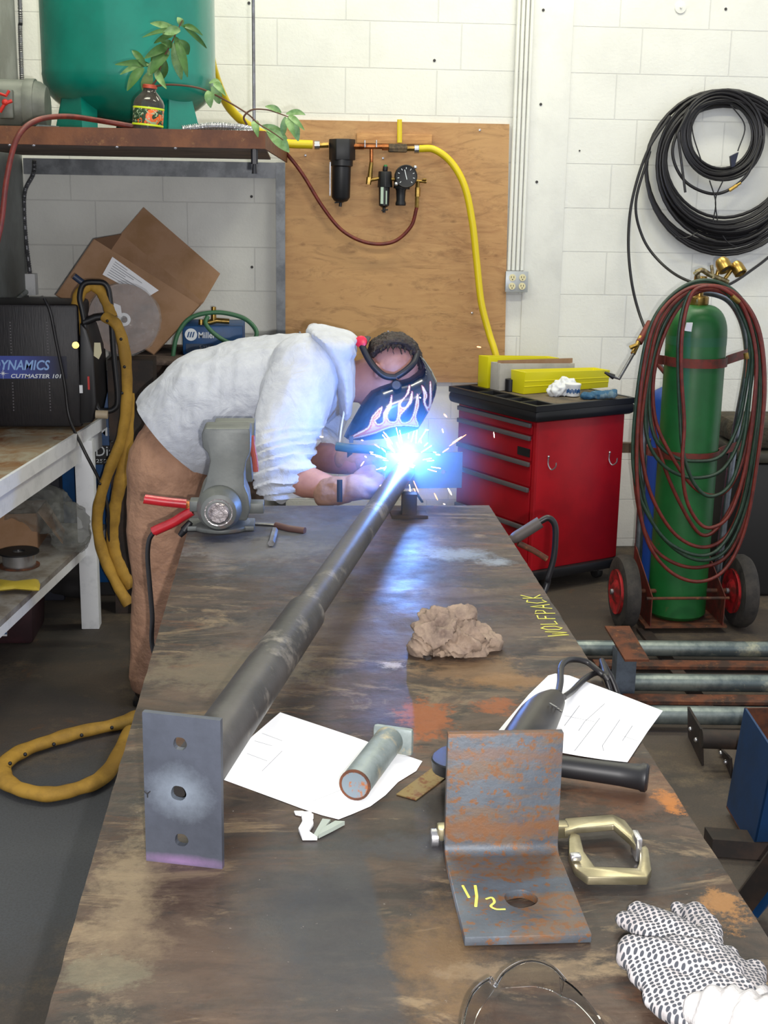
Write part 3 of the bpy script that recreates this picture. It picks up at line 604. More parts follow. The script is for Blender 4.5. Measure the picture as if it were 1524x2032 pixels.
# ragged right and left edge of the plate
L = [(-.259, .55), (-.259, 3.575)]; Rr = []
y = 3.575
while y > .55:
    Rr.append((.58+.0025*nz((0, y, 0), 14)+.0015*nz((0, y, 3), 60)-(.006 if 1.95 < y < 1.99 else 0), y)); y -= .02
L2 = []; y = .55
while y < 3.575: L2.append((-.259+.0015*nz((2, y, 0), 20), y)); y += .02
poly = [V((a, b, TZ-.016)) for a, b in L2+[(-.259, 3.575)]+Rr]
bm_ = bmesh.new(); vs = [bm_.verts.new(p) for p in poly]; es = [bm_.edges.new((vs[i], vs[(i+1) % len(vs)])) for i in range(len(vs))]
bmesh.ops.triangle_fill(bm_, edges=es, use_beauty=True)
fs = [tuple(vv.index for vv in f.verts) for f in (bm_.verts.index_update() or bm_.faces)]
m = MB(); n = len(poly); m.add(poly+[p+V((0, 0, .016)) for p in poly], [f for f in fs]+[tuple(i+n for i in f) for f in fs]+[(i, (i+1) % n, (i+1) % n+n, i+n) for i in range(n)]); bm_.free()
obj('table_plate', m, M['table'], tb, origin=(0, 0, 0))
obj('rail', MB().bx(-.20, -.15, .7, 3.5, TZ-.11, TZ-.017), M['frame'], tb); obj('rail', MB().bx(.47, .52, .7, 3.5, TZ-.11, TZ-.017), M['frame'], tb)
obj('crossbar', MB().bx(-.15, .47, .75, .80, TZ-.11, TZ-.017), M['frame'], tb); obj('crossbar', MB().bx(-.15, .47, 3.40, 3.45, TZ-.11, TZ-.017), M['frame'], tb)
for x in (-.175, .495):
    for y in (.8, 3.42): obj('leg', MB().bx(x-.035, x+.035, y-.035, y+.035, 0, TZ-.111), M['frame'], tb)
# chalk writing on the right edge, read from the front
M['chalk'] = pm('yellow_chalk', '#cdc95a', .9)
A_, B_ = T(1116, 1262, .0006), T(1060, 1178, .0006)
bd = (B_-A_); upd = V((-bd.y, bd.x, 0)).normalized(); gl = {
 'W': [[(0, 1), (.25, 0), (.5, .7), (.75, 0), (1, 1)]], 'O': [[(.5, 1), (.1, .7), (.15, .2), (.5, 0), (.9, .3), (.85, .8), (.5, 1)]], 'L': [[(.1, 1), (.1, 0), (.8, .05)]],
 'F': [[(.1, 0), (.15, 1), (.9, .95)], [(.1, .55), (.7, .5)]], 'P': [[(.1, 0), (.1, 1), (.8, .85), (.75, .5), (.1, .45)]], 'A': [[(0, 0), (.5, 1), (1, 0)], [(.2, .4), (.8, .35)]],
 'C': [[(.9, .9), (.4, 1), (.1, .5), (.4, 0), (.9, .15)]], 'K': [[(.1, 1), (.1, 0)], [(.9, 1), (.1, .45), (.95, 0)]]}
m = MB(); N_ = 8
for i, ch in enumerate('WOLFPACK'):
    for st in gl[ch]:
        P = []
        for (a, b) in st: P.append(A_+bd*((i+a*.78)/N_)+upd*((b-.5)*(.044 if i not in (2, 3) else .036)+.008+.004*math.sin(i)))
        m.tube(P, .0019, 6, flat=.3)
o_ = obj('chalk_lettering', m, M['chalk'], tb); o_['label'] = 'yellow chalk word WOLFPACK along the table edge'
# ================================================================ the pipe with its two plates
def plate(P, holes, th_dir, m=None, n=20):
    """flat plate outline P (3D, planar) with round holes [(centre, radius)], pushed along th_dir"""
    m = m or MB(); P = [V(p) for p in P]; d = V(th_dir); nn = d.normalized(); a, b, _ = axes(nn); loops = [P]
    for (c_, r) in holes:
        c_ = V(c_); c_ = c_-nn*(c_-P[0]).dot(nn); loops.append([c_+a*(r*(1+.05*math.sin(3*q+c_.z*90))*math.cos(q))+b*(r*(1+.05*math.cos(4*q+c_.x*70))*math.sin(q)) for q in [6.28319*j/n for j in range(n)]])
    bm = bmesh.new(); es = []
    for lp in loops:
        vs = [bm.verts.new(p) for p in lp]; es += [bm.edges.new((vs[i], vs[(i+1) % len(vs)])) for i in range(len(vs))]
    bmesh.ops.triangle_fill(bm, edges=es, use_beauty=True, normal=nn); bm.verts.index_update()
    V0 = [v.co.copy() for v in bm.verts]; F0 = [tuple(v.index for v in f.verts) for f in bm.faces]; bm.free(); n0 = len(V0)
    side = []; o = 0
    for lp in loops: side += [(o+i, o+(i+1) % len(lp), o+(i+1) % len(lp)+n0, o+i+n0) for i in range(len(lp))]; o += len(lp)
    return m.add(V0+[p+d for p in V0], F0+[tuple(i+n0 for i in f) for f in F0]+side)
t = NT('mill_scale_plate')
pc = PY(354, 1574, 1.56)
c = t.mix(t.ramp(t.noise(7, 6, .65), .35, .65), '#41454e', '#535864'); c = t.mix(t.math('MULTIPLY', t.spot(pc, (.05, 1, .045), .9, .35, 20), .75), c, '#8a95a2')
c = t.mix(t.math('MULTIPLY', t.spot(pc+V((0, 0, -.098)), (.08, 1, .012), .9, .3, 20), .7), c, '#9a7aa8')
M['plate'] = t.out(c, .48, .45, t.bump(t.noise(90, 5, .6), .12, .002))
M['pipe'] = pm('dull_pipe_steel', '#4f4c4b', .45, .35, '#3c3a3a', 5, c3='#7c766f', scale3=9, lo3=.56, hi3=.66, bump=.1)
bs = thing('pipe_brace', 'long steel pipe brace with drilled end plates, being welded on the table', 'pipe brace', (0, 2.5, TZ))
bl, br_ = T(290, 1708), T(441, 1725); tl, tr = PY(283, 1413, bl.y+.004), PY(437, 1430, br_.y+.004)
tl.z = (tl.z+0); nrm = (br_-bl).cross(tl-bl).normalized(); nrm = nrm if nrm.y > 0 else -nrm
tr = bl+(tl-bl)+(br_-bl)*((tr-tl).length/(br_-bl).length)
def onpl(px, py):
    d = ray(px, py); tt = (bl-CAM).dot(nrm)/d.dot(nrm); return CAM+d*tt
tr = onpl(437, 1430); tl = onpl(282, 1413); br_ = onpl(441, 1725)
obj('end_plate', plate([bl, br_, tr, tl], [(onpl(357, 1476), .0092), (onpl(354, 1574), .0105), (onpl(360, 1667), .0092)], nrm*.0095), M['plate'], bs, smooth=False, origin=(0, 0, 0))
m = MB(); q = onpl(293, 1575)
for d in ((.004, .004), (-.004, .004), (0, -.005)): m.tube([q-nrm*.0006, q+V((d[0], 0, d[1]))-nrm*.0006], .0009, 5)
obj('punch_mark', m, M['black'], bs)
pn = (tl+br_)/2+nrm*.0095; pn.z += .0; fz = .975; FY = 3.60
pf = PY(803, 933, FY); d = (pf-pn)
e_s = pn+d*((2.02-pn.y)/d.y+.0)    # end of the sleeve
pj = None
for i in range(200):
    q = pn+d*(i/200)
    X = M3.transposed() @ (q-CAM); py_ = CY+F*X.y/X.z
    if py_ < 1222: pj = q; break
m = MB().pipe(pn-d.normalized()*.001, pj, .0375, .031, 40); obj('outer_sleeve', m, M['pipe'], bs)
m = MB().pipe(pj-d.normalized()*.02, pf, .0295, .024, 36); obj('inner_pipe', m, M['pipe'], bs)
obj('sleeve_weld', MB().tube([pj+(axes(d)[0]*math.cos(q)+axes(d)[1]*math.sin(q))*.0318 for q in [6.2832*j/40 for j in range(40)]], .0022, 6, True), M['frame'], bs)
h0 = PY(872, 938, FY); w_ = PY(917, 938, FY).x-pf.x
P = [V((pf.x-.055, FY, pf.z-.055)), V((pf.x+w_, FY-.0, pf.z-.052)), V((pf.x+w_, FY, pf.z+.052)), V((pf.x-.055, FY, pf.z+.05))]
obj('end_plate', plate(P, [(PY(880, 937, FY), .007), (PY(786, 957, FY), .004)], (0, .0095, 0)), M['plate'], bs, smooth=False, origin=(0, 0, 0))
# prop under the far end
tag(obj('steel_prop', MB().bx(pf.x-.02, pf.x+.02, 3.43, 3.47, TZ+.001, pf.z-.032).bx(pf.x-.05, pf.x+.05, 3.42, 3.48, TZ+.001, TZ+.009), M['frame']), 'small dark steel stand holding up the far end of the pipe', 'stand')
tag(obj('flat_bar', MB().tube([PY(838, 996, 3.64), PY(822, 972, 3.63)], .008, 4, flat=.5), M['frame']), 'short dark bar below the far end plate', 'bar')
# ================================================================ things lying on the table
# vise
t = NT('vise_cast_iron'); c = t.mix(t.ramp(t.noise(9, 6, .6), .4, .6), '#6c6f6c', '#5d605f'); c = t.mix(t.ramp(t.noise(6, 5, .7, None, .6), .58, .7), c, '#7a625a')
M['vise'] = t.out(c, .5, .35, t.bump(t.noise(50, 5, .6), .15, .003))
vy = 3.26; vz = lambda x, y: PY(x, y, vy)
vs_ = thing('bench_vise', 'grey cast iron bench vise bolted to the far left table corner', 'vise', T(445, 1040)+V((0, .06, 0)))
out = [(405, 850), (496, 850), (498, 862), (497, 898), (489, 915), (485, 940), (486, 965), (494, 985), (497, 1010), (490, 1034), (394, 1034), (392, 1010), (398, 985), (407, 960), (413, 935), (417, 915), (413, 900), (402, 888), (400, 862)]
P = [vz(*p) for p in out]
for p in P:
    p.z = max(p.z, TZ+.012)
obj('rear_jaw', MB().prism(P, (0, .10, 0)), M['vise'], vs_, bevel=.006)
cc = vz(436, 1006); cc.z = max(cc.z, TZ+.055)
obj('barrel', MB().lathe([(.028, -.062), (.045, -.056), (.056, -.03), (.058, -.005), (.058, .2)], (cc.x, vy, cc.z), (0, 1, 0), 36), M['vise'], vs_)
kn = V((cc.x, vy, cc.z))
obj('spindle_end', MB().lathe([(.006, -.0725), (.024, -.072), (.028, -.068), (.0285, -.060), (.0355, -.0605), (.0355, -.056)], kn, (0, 1, 0), 32), pm('worn_bright_steel', '#b5aeb0', .22, .85, '#8c8486', 40, bump=.6, bscale=60), vs_)
obj('base', MB().lathe([(.082, TZ+.0005), (.082, TZ+.012), (.06, TZ+.02)], (cc.x, vy+.08, 0), n=36).bx(cc.x-.088, cc.x+.088, vy+.03, vy+.12, TZ+.0005, TZ+.014), M['vise'], vs_, bevel=.003)
P2 = [p+V((.004, .0, .0)) for p in P[:1]]
fj = [(410, 856), (494, 856), (494, 900), (486, 930), (490, 980), (408, 980), (412, 930), (404, 892)]
obj('front_jaw', MB().prism([vz(*p)+V((.012, .135, 0)) for p in fj], (0, .07, 0)), M['vise'], vs_, bevel=.005)
obj('orange_bracket', MB().tube(smooth_pts([vz(497, 882)+V((0, .12, 0)), vz(490, 900)+V((.01, .12, 0)), vz(494, 930)+V((.012, .12, 0)), vz(498, 955)+V((.01, .12, 0))], 6), .008, 8), pm('faded_orange', '#a04a3e', .6), vs_)
m = MB().box(vz(394, 1006)+V((0, .05, 0)), (.04, .05, .03)).box(vz(507, 1012)+V((0, .05, 0)), (.035, .05, .02)); 
for x, z in ((390, 1010), (508, 1014)): obj('clamp_lug', MB().box(vz(x, z)+V((0, .05, 0)), (.04, .05, .028)), M['vise'], vs_, bevel=.003)
# red ground clamp and cable
M['redgrip'] = pm('red_grip', '#b8202a', .3, 0, '#a11a24', 20, Coat_Weight=.5)
gc = thing('ground_clamp', 'red handled ground clamp gripping the table corner beside the vise', 'clamp', T(380, 1030))
gy = 3.30; g = lambda x, y: PY(x, y, gy)
obj('upper_handle', MB().tube(smooth_pts([g(286, 990), g(292, 991), g(330, 996), g(370, 1000)], 8), lambda f: .0085 if f < .1 else .0125, 14), M['redgrip'], gc)
obj('lower_handle', MB().tube(smooth_pts([g(303, 1056), g(310, 1052), g(345, 1036), g(362, 1025), g(381, 1014)], 8), lambda f: .009 if f < .12 else .013, 14), M['redgrip'], gc)
obj('copper_jaw', MB().prism([g(368, 994), g(398, 1001), g(398, 1008), g(382, 1010), (g(384, 1018)), g(374, 1014), g(366, 1006)], (0, .018, 0)), M['copper'], gc, bevel=.002)
obj('jaw_bolt', MB().cyl(g(378, 1008)+V((0, -.006, 0)), g(378, 1008), .007, n=6), M['copper'], gc)
pts = smooth_pts([g(306, 1055), g(296, 1072), g(293, 1105), g(297, 1160), g(302, 1220), g(304, 1290), g(304, 1340)+V((.05, -.03, 0)), V((-.22, 3.1, .35)), V((-.15, 3.0, .012)), V((.05, 2.8, .010))], 8)
obj('cable', MB().tube(pts, .0065, 10), M['hoseblk'], gc)
tag(obj('toggle_bolt', MB().cyl(g(366, 1052), g(378, 1036), .012, .008, 10).cyl(g(357, 1063), g(366, 1052), .007, .010, 10), M['black']), 'small black bolt under the table edge below the red clamp', 'bolt')
# small scraper tool and bolt on the table
tl_ = thing('hand_scraper', 'small dark hand tool lying on the table right of the vise', 'tool', T(560, 1045))
obj('blade', MB().tube([T(503, 1038, .004), T(548, 1041, .004)], .009, 8, flat=.35), M['steel'], tl_)
obj('handle', MB().tube([T(548, 1042, .007), T(575, 1049, .007), T(605, 1053, .007)], lambda f: .009, 10), pm('brown_grip', '#59403c', .6), tl_)
tag(obj('hex_bolt', MB().cyl(T(538, 1078, .010), T(545, 1052, .012), .009, .009, 6), M['steel']), 'short bright bolt lying on the table below the hand tool', 'bolt')
# rag
t = NT('dirty_rag'); c = t.mix(t.ramp(t.noise(18, 7, .7), .4, .62), '#9c8876', '#75645a'); c = t.mix(t.ramp(t.noise(9, 6, .7), .55, .7), c, '#5e4a3e'); M['rag'] = t.out(c, .95, 0, t.bump(t.noise(220, 5, .7), .5, .003))
rc = T(900, 1270, .022)
m = MB().ball(rc, (.062, .05, .036), 20, 14).ball(rc+V((-.03, .0, .015)), (.04, .045, .036), 18, 12).ball(rc+V((.045, .012, -.01)), (.034, .03, .02), 18, 12).ball(rc+V((.0, .02, .024)), (.038, .03, .03)).chain([(rc+V((.05, .02, -.01)), .016), (T(962, 1270, .010), .009)]).chain([(rc+V((-.05, -.02, 0)), .018), (T(840, 1288, .012), .011)]).ball(rc+V((0, 0, -.012)), (.06, .05, .012))
def rag(p, n):
    f = 0
    for s, a in ((14, .014), (36, .012), (85, .006)):
        f += a*(1-2.4*abs(nz(p+V((nz(p, 14, 3), nz(p, 14, 5), 0))*.03, s, 2)))
    return max(f-.006, TZ+.0015-p.z-n.z*f) if p.z < TZ+.006 else f-.006
tag(obj('shop_rag', m, M['rag'], remesh=.0028, sm=2, disp=rag, ang=70), 'crumpled dirty beige shop rag in the middle of the table', 'rag')
tag(obj('metal_offcut', MB().prism([T(828, 1294, .002), T(836, 1290, .002), T(856, 1308, .002), T(846, 1311, .002)], (0, 0, .004)), M['steel']), 'small grey metal offcut under the left side of the rag', 'offcut')
# papers
M['paperink'] = M['ink']
lp = [(556, 1414), (700, 1462), (838, 1511), (826, 1530), (790, 1552), (765, 1578), (735, 1600), (700, 1615), (672, 1626), (640, 1618), (600, 1605), (560, 1590), (500, 1568), (440, 1546), (455, 1512), (500, 1462)]
pp_ = thing('paper_sheet', 'curled white paper sheet on the table beside the steel pipe', 'paper', T(640, 1520))
obj('sheet', MB().prism([T(x, y, .001) for x, y in lp], (0, 0, .0006)), M['paper'], pp_)
def lines(segs, r=.0004, h=.0018): 
    m = MB()
    for s in segs: m.tube([T(x, y, h) for x, y in s], r, 4, flat=.3)
    return m
obj('drawn_lines', lines([[(520, 1455), (560, 1470)], [(505, 1470), (540, 1480)], [(490, 1495), (530, 1510)], [(560, 1490), (520, 1530)], [(620, 1590), (720, 1550)]], .0003), M['ink'], pp_)
rp = [(1088, 1341), (1102, 1337), (1130, 1341), (1160, 1352), (1230, 1378), (1315, 1411), (1285, 1452), (1245, 1513), (1200, 1508), (1150, 1500), (1060, 1484), (985, 1455), (1010, 1425), (1050, 1378)]
pr_ = thing('paper_sheet', 'white paper with a pencil drawing lying under the angle grinder', 'paper', T(1150, 1430))
obj('sheet', MB().prism([T(x, y, .002) for x, y in rp], (0, 0, .0006)), M['paper'], pr_)
obj('drawn_lines', lines([[(1200, 1396), (1160, 1432), (1148, 1450)], [(1120, 1420), (1180, 1432)], [(1230, 1428), (1195, 1480), (1198, 1490)], [(1235, 1460), (1265, 1470)], [(1190, 1425), (1140, 1490)], [(1150, 1400), (1120, 1440)], [(1255, 1440), (1235, 1470)]], .0004, .0029), M['ink'], pr_)
m = MB(); 
m.prism([T(x, y, .001) for x, y in ((597, 1618), (618, 1616), (622, 1640), (612, 1655), (630, 1668), (600, 1668), (592, 1650), (600, 1636))], (0, 0, .006)).prism([T(x, y, .001) for x, y in ((583, 1612), (600, 1612), (622, 1618), (622, 1626), (586, 1618))], (0, 0, .003))
tag(obj('paper_scrap', m, M['paper'], bevel=.001), 'small torn scrap of white paper at the lower edge of the left sheet', 'paper scrap')
m = MB().prism([T(x, y, .001) for x, y in ((640, 1628), (656, 1630), (630, 1664), (622, 1660))], (0, 0, .003)).prism([T(x, y, .001) for x, y in ((684, 1637), (665, 1636), (640, 1650), (632, 1664), (660, 1650))], (0, 0, .006))
tag(obj('plastic_strip', m, pm('grey_plastic_strip', '#9aa39a', .4)), 'bent grey plastic strip beside the torn paper scrap', 'strip')
# pipe stub
M['galvt'] = pm('dull_galvanised_tube', '#8b9594', .5, .3, '#717b7a', 12, c3='#a99f86', scale3=14, lo3=.55, hi3=.65)
a, b = T(704, 1558, .026), T(771, 1470, .026); st = thing('pipe_stub', 'short galvanised pipe stub with a rusty end lying on the paper', 'pipe', T(735, 1520))
obj('tube', MB().cyl(a, b, .0235, n=36), M['galvt'], st)
obj('end_rim', MB().pipe(a-(b-a).normalized()*.0006, a+(b-a).normalized()*.002, .024, .020), M['rust'], st)
obj('end_disc', MB().cyl(a-(b-a).normalized()*.0006, a, .0205), pm('rust_speckled_disc', '#7d8a93', .5, .4, '#a8683e', 45, .5, .58), st)
u_, v_, d_ = axes(b-a); obj('flange', MB().box(b+V((.008, .004, 0)), (.066, .046, .012), (u_, v_, d_)), M['galvt'], st, bevel=.008)
# ruler
t = NT('rusty_ruler'); c = t.mix(t.ramp(t.noise(60, 5, .7), .5, .6), '#7d6a42', '#6b4426'); M['ruler'] = t.out(c, .6, .4)
e0, e1 = T(806, 1582, .0015), T(960, 1468, .0015); dd = (e1-e0).normalized(); pp = V((-dd.y, dd.x, 0))
tag(obj('steel_ruler', MB().box((e0+e1)/2, ((e1-e0).length, .034, .0016), (dd, pp, V((0, 0, 1)))), M['ruler']), 'flat rusty steel ruler sticking out left of the angle bracket', 'ruler')
# angle bracket
t = NT('rusted_angle_steel'); sx = t.n.new('ShaderNodeSeparateXYZ'); t.l.new(t.co, sx.inputs[0])
c = t.mix(t.ramp(t.noise(10, 7, .7), .35, .65), '#545b63', '#42464d')
wb = t.math('ADD', sx.outputs[2], t.math('MULTIPLY', sx.outputs[1], -.9))
band = t.math('ADD', t.noise(16, 7, .75, t.mapv((.5, 1, 1.4))), t.math('MULTIPLY', t.noise(3.5, 3, .5, t.mapv((.15, 6, 6))), .5))
c = t.mix(t.math('MULTIPLY', t.ramp(band, .74, .84), .8), c, '#625040'); c = t.mix(t.ramp(t.math('ADD', t.noise(75, 5, .7), t.math('MULTIPLY', band, .35)), .80, .87), c, '#6a482e')
def zb_(z0, w, k_):
    global c
    h = t.math('ABSOLUTE', t.math('SUBTRACT', t.math('ADD', sx.outputs[2], t.math('MULTIPLY', t.math('SUBTRACT', t.noise(24, 6, .75), .5), .05)), z0))
    c = t.mix(t.math('MULTIPLY', t.ramp(h, w, w*.2), k_), c, '#6c4a30')
zb_(.046, .016, .8); zb_(.182, .007, .8); zb_(.150, .012, .5)
M['angle'] = t.out(c, .55, .3, t.bump(t.noise(80, 6, .7), .3, .003))
x0, x1 = .209, .362; yb = 1.552; yf = T(1040, 1876).y; th_ = .012
ztop = PY(1030, 1455, yb).z
ab = thing('angle_bracket', 'rusty steel angle bracket standing on the table with a hole in its foot', 'bracket', ((x0+x1)/2, yb-.08, TZ+.001))
prof = [(yb-.06, 0), (yb+th_-.004, 0), (yb+th_, .004), (yb+th_, ztop-TZ-.001), (yb, ztop-TZ-.001), (yb, .026)]+[(yb-.014*(1-math.cos(q)), .026-.014*math.sin(q)) for q in [math.pi/2*i/6 for i in range(1, 7)]]+[(yb-.06, th_)]
z0 = TZ+.001; ys = yb-.06
m = MB().prism([V((x0, y_, z0+z_)) for y_, z_ in prof], (x1-x0, 0, 0))
hc = T(1033, 1790, .008)
plate([V((x0, yf, z0)), V((x1, yf, z0)), V((x1, ys, z0)), V((x0, ys, z0))], [((hc.x, min(hc.y, ys-.026), z0), .0205)], (0, 0, th_), m, 24)
obj('angle', m, M['angle'], ab, bevel=.0012, ang=30)
hz = z0+th_+.0005; Th = lambda x, y: PZ(x, y, hz)
m = MB(); m.tube([Th(918, 1757), Th(931, 1781)], .0017, 6, flat=.3).tube([Th(943, 1757), Th(946, 1778), Th(944, 1799)], .0019, 6, flat=.3).tube(smooth_pts([Th(964, 1784), Th(976, 1781), Th(981, 1790), Th(974, 1798), Th(985, 1804), (Th(1003, 1804))], 5), .0017, 6, flat=.3)
o_ = obj('chalk_number', m, M['chalk'], ab); o_['label'] = 'chalk mark reading 1/2'
# locking clamp
M['nickel'] = pm('nickel_steel', '#a59c80', .32, .8, '#8a8268', 10)
lc = thing('locking_clamp', 'nickel plated locking C clamp lying behind the angle bracket', 'clamp', T(1120, 1700))
tk_ = .010
J = lambda x, y, h=.016: T(x, y, h)
obj('upper_jaw', MB().prism([J(x, y) for x, y in ((1120, 1636), (1215, 1628), (1240, 1640), (1271, 1680), (1259, 1690), (1247, 1676), (1217, 1649), (1146, 1655), (1120, 1662))], (0, 0, tk_)), M['nickel'], lc, bevel=.002)
obj('jaw_tip', MB().bx(J(1258, 1684).x, J(1270, 1684).x, J(1264, 1692).y, J(1264, 1672).y, TZ+.002, TZ+.036), M['bright'], lc, bevel=.002)
obj('lower_jaw', MB().prism([J(x, y, .008) for x, y in ((1132, 1665), (1150, 1672), (1158, 1705), (1180, 1735), (1262, 1738), (1266, 1730), (1270, 1697), (1280, 1692), (1286, 1700), (1292, 1742), (1284, 1757), (1165, 1757), (1140, 1738), (1128, 1712), (1128, 1680))], (0, 0, tk_+.002)), M['nickel'], lc, bevel=.002)
obj('pivot', MB().box(J(1142, 1700, .026), (.014, .012, .008)), M['bright'], lc, bevel=.002)
yk = yb+.05
ka = T(905, 1668, .02); kb = T(1130, 1664, .02); ka.y = yk; kb.y = yk
obj('handle', MB().box((V((x0+.01, yk, TZ+.018))+V((x1+.01, yk, TZ+.018)))/2, (x1-x0+.03, .022, .02)), M['nickel'], lc, bevel=.004)
kz = TZ+.022; xk = PY(856, 1662, yk)
kz = xk.z
obj('adjusting_screw', MB().cyl((PY(868, 1664, yk).x, yk, kz), (x0+.02, yk, kz), .0062, n=14).cyl((PY(892, 1664, yk).x, yk, kz), (PY(898, 1664, yk).x, yk, kz), .0085, n=14), M['bright'], lc)
obj('screw_knob', MB().lathe([(.011, 0), (.0125, .001), (.0125, .010), (.011, .0115)], (PY(854, 1662, yk).x, yk, kz), (1, 0, 0), 20), M['bright'], lc)
obj('release_lever', MB().tube(smooth_pts([PY(878, 1646, yk+.02), PY(890, 1643, yk+.02), PY(908, 1646, yk+.02)], 4), .006, 8, flat=.6), M['bright'], lc)
# angle grinder
gr = thing('angle_grinder', 'black angle grinder behind the bracket with its cord over the table edge', 'angle grinder', T(1070, 1470))
M['grind'] = pm('dark_grinder_plastic', '#2a2623', .42, 0, '#353029', 10)
a, b, c_ = T(1103, 1385, .045), T(1072, 1420, .04), T(1020, 1500, .045)
pts = smooth_pts([a, b, c_, c_+(c_-b)*.4], 8)
obj('body', MB().tube(pts, lambda f: .016+.018*min(1, f*2.6)**.7-.004*max(0, f-.6), 20), M['grind'], gr)
m = MB()
for i in range(3): m.box(T(1098+i*5, 1400+i*4, .071-.006*i), (.003, .02, .002), (V((.9, .4, 0)).normalized(), V((-.4, .9, 0)).normalized(), V((0, 0, 1))))
obj('vent', m, M['steel'], gr)
hd = c_+(c_-b).normalized()*.05; hd.y = max(hd.y, yb+.075)
obj('gear_head', MB().ball(hd, (.03, .032, .03), 20, 14).cyl(hd+V((0, 0, -.03)), hd+V((0, 0, .028)), .024), M['steel'], gr)
dc = T(985, 1480, .03); dc.y = hd.y-.0+.03; dc.x = hd.x-.03
obj('guard', MB().lathe([(.012, .0), (.066, .0), (.068, -.002), (.068, -.018), (.066, -.018)], V((dc.x-.01, dc.y+.0, TZ+.058)), V((-.12, .12, 1)), 40), M['black'], gr)
obj('disc', MB().cyl(V((dc.x-.01, dc.y, TZ+.045)), V((dc.x-.01, dc.y, TZ+.048)), .056, n=40), M['rust'], gr)
h0, h1 = T(1125, 1522, .026), T(1278, 1543, .026)
if h0.y < yb+.03: h1.y += yb+.03-h0.y; h0.y = yb+.03
hdv = (h1-h0).normalized()
obj('side_handle', MB().lathe([(.014, -.04), (.0165, 0), (.0165, .02), (.0175, .08), (.0195, (h1-h0).length-.006), (.0215, (h1-h0).length-.003), (.0215, (h1-h0).length+.003), (.018, (h1-h0).length+.006)], h0, hdv, 30), M['black'], gr)
pts = smooth_pts([a+V((.004, .0, .008)), T(1112, 1352, .05), T(1114, 1322, .05), T(1132, 1309, .04), T(1165, 1314, .03), T(1200, 1340, .012), V((.612, 2.33, TZ-.012)), V((.645, 2.30, TZ-.10)), V((.64, 2.27, TZ-.30)), V((.62, 2.2, .25)), V((.66, 2.0, .012)), V((.70, 1.6, .010))], 8)
obj('cord', MB().tube(pts, .0058, 10), M['hoseblk'], gr)
pts = smooth_pts([T(1118, 1384, .04), T(1135, 1372, .012), T(1160, 1348, .012), T(1185, 1335, .012), T(1205, 1345, .012), V((.606, 2.31, TZ-.014)), V((.632, 2.29, TZ-.12)), V((.622, 2.26, TZ-.4))], 8)
obj('cord_loop', MB().tube(pts, .0055, 10), M['hoseblk'], gr)
# electrode holder on the right edge
eh = thing('electrode_holder', 'grey welding electrode holder clipped to the right table edge with its cable', 'welding tool', T(1003, 1075))
ey = 3.28; e = lambda x, y: PY(x, y, ey)
obj('handle', MB().tube(smooth_pts([e(1003, 1074), e(1020, 1068), e(1045, 1053), e(1072, 1036)], 8), lambda f: .006+.010*min(1, f*2.5), 14), pm('worn_grip', '#4e4642', .6), eh)
obj('jaw', MB().tube([e(992, 1071), e(1008, 1074)], .007, 8), M['steel'], eh)
obj('lever', MB().tube([e(1028, 1078), e(1058, 1092), e(1085, 1109)], .008, 10), M['rust'], eh)
obj('cable', MB().tube(smooth_pts([e(1070, 1036), e(1088, 1028), e(1101, 1042), e(1102, 1075), e(1098, 1110), e(1088, 1145), e(1081, 1172), V((.62, 3.22, .52)), V((.60, 3.15, .2)), V((.58, 3.0, .014)), V((.5, 2.7, .012))], 8), .0085, 12), M['hoseblk'], eh)
# safety glasses
t = NT('clear_polycarbonate'); M['clear'] = t.out('#ffffff', .03, 0, None, Transmission_Weight=1.0, IOR=1.3)
sg = thing('safety_glasses', 'clear safety glasses at the near edge of the table', 'glasses', T(1050, 1990))
def strip(A, B, th, mb=None):
    """curved thin wall between polyline A and polyline B"""
    mb = mb or MB(); A = smooth_pts(A, 8); B = smooth_pts(B, 8); n = len(A); d = [(B[i]-A[i]).cross(A[min(i+1, n-1)]-A[max(i-1, 0)]).normalized()*th for i in range(n)]
    vs = A+B+[p+q for p, q in zip(A, d)]+[p+q for p, q in zip(B, d)]; fs = []
    for i in range(n-1): fs += [(i, i+1, n+i+1, n+i), (2*n+i, 3*n+i, 3*n+i+1, 2*n+i+1), (i, 2*n+i, 2*n+i+1, i+1), (n+i, n+i+1, 3*n+i+1, 3*n+i)]
    fs += [(0, n, 3*n, 2*n), (n-1, 3*n-1, 4*n-1, 2*n-1)]
    return mb.add(vs, fs)
top = [T(983, 1955, .05), T(1000, 1930, .056), T(1030, 1911, .058), T(1062, 1906, .058), T(1098, 1920, .056), T(1122, 1945, .052)]
bot = [T(985, 1962, .006), T(1005, 1958, .002), T(1030, 1956, .002), T(1060, 1955, .002), T(1092, 1962, .002), T(1116, 1975, .006)]
obj('lens', strip(top, bot, .002), M['clear'], sg)
obj('rim', MB().tube(smooth_pts(top, 8), .0017, 8), M['clear'], sg)
t2 = [T(916, 2060, .05), T(922, 2010, .052), T(935, 1975, .054), T(955, 1952, .054), T(972, 1941, .05)]
b2 = [T(930, 2065, .005), T(938, 2030, .003), T(948, 2005, .003), T(962, 1985, .003), T(978, 1962, .006)]
obj('lens', strip(t2, b2, .002), M['clear'], sg); obj('rim', MB().tube(smooth_pts(t2, 8), .0017, 8), M['clear'], sg)
obj('nose_bridge', MB().tube(smooth_pts([T(972, 1941, .05), T(978, 1950, .045), T(984, 1954, .05)], 4), .003, 8), M['clear'], sg)
ta = [T(1112, 1938, .052), T(1140, 1958, .05), T(1170, 1990, .048), T(1200, 2032, .046), T(1235, 2085, .044)]
tb_ = [T(1116, 1975, .02), T(1140, 1985, .03), T(1165, 2008, .034), T(1190, 2040, .036), T(1225, 2090, .036)]
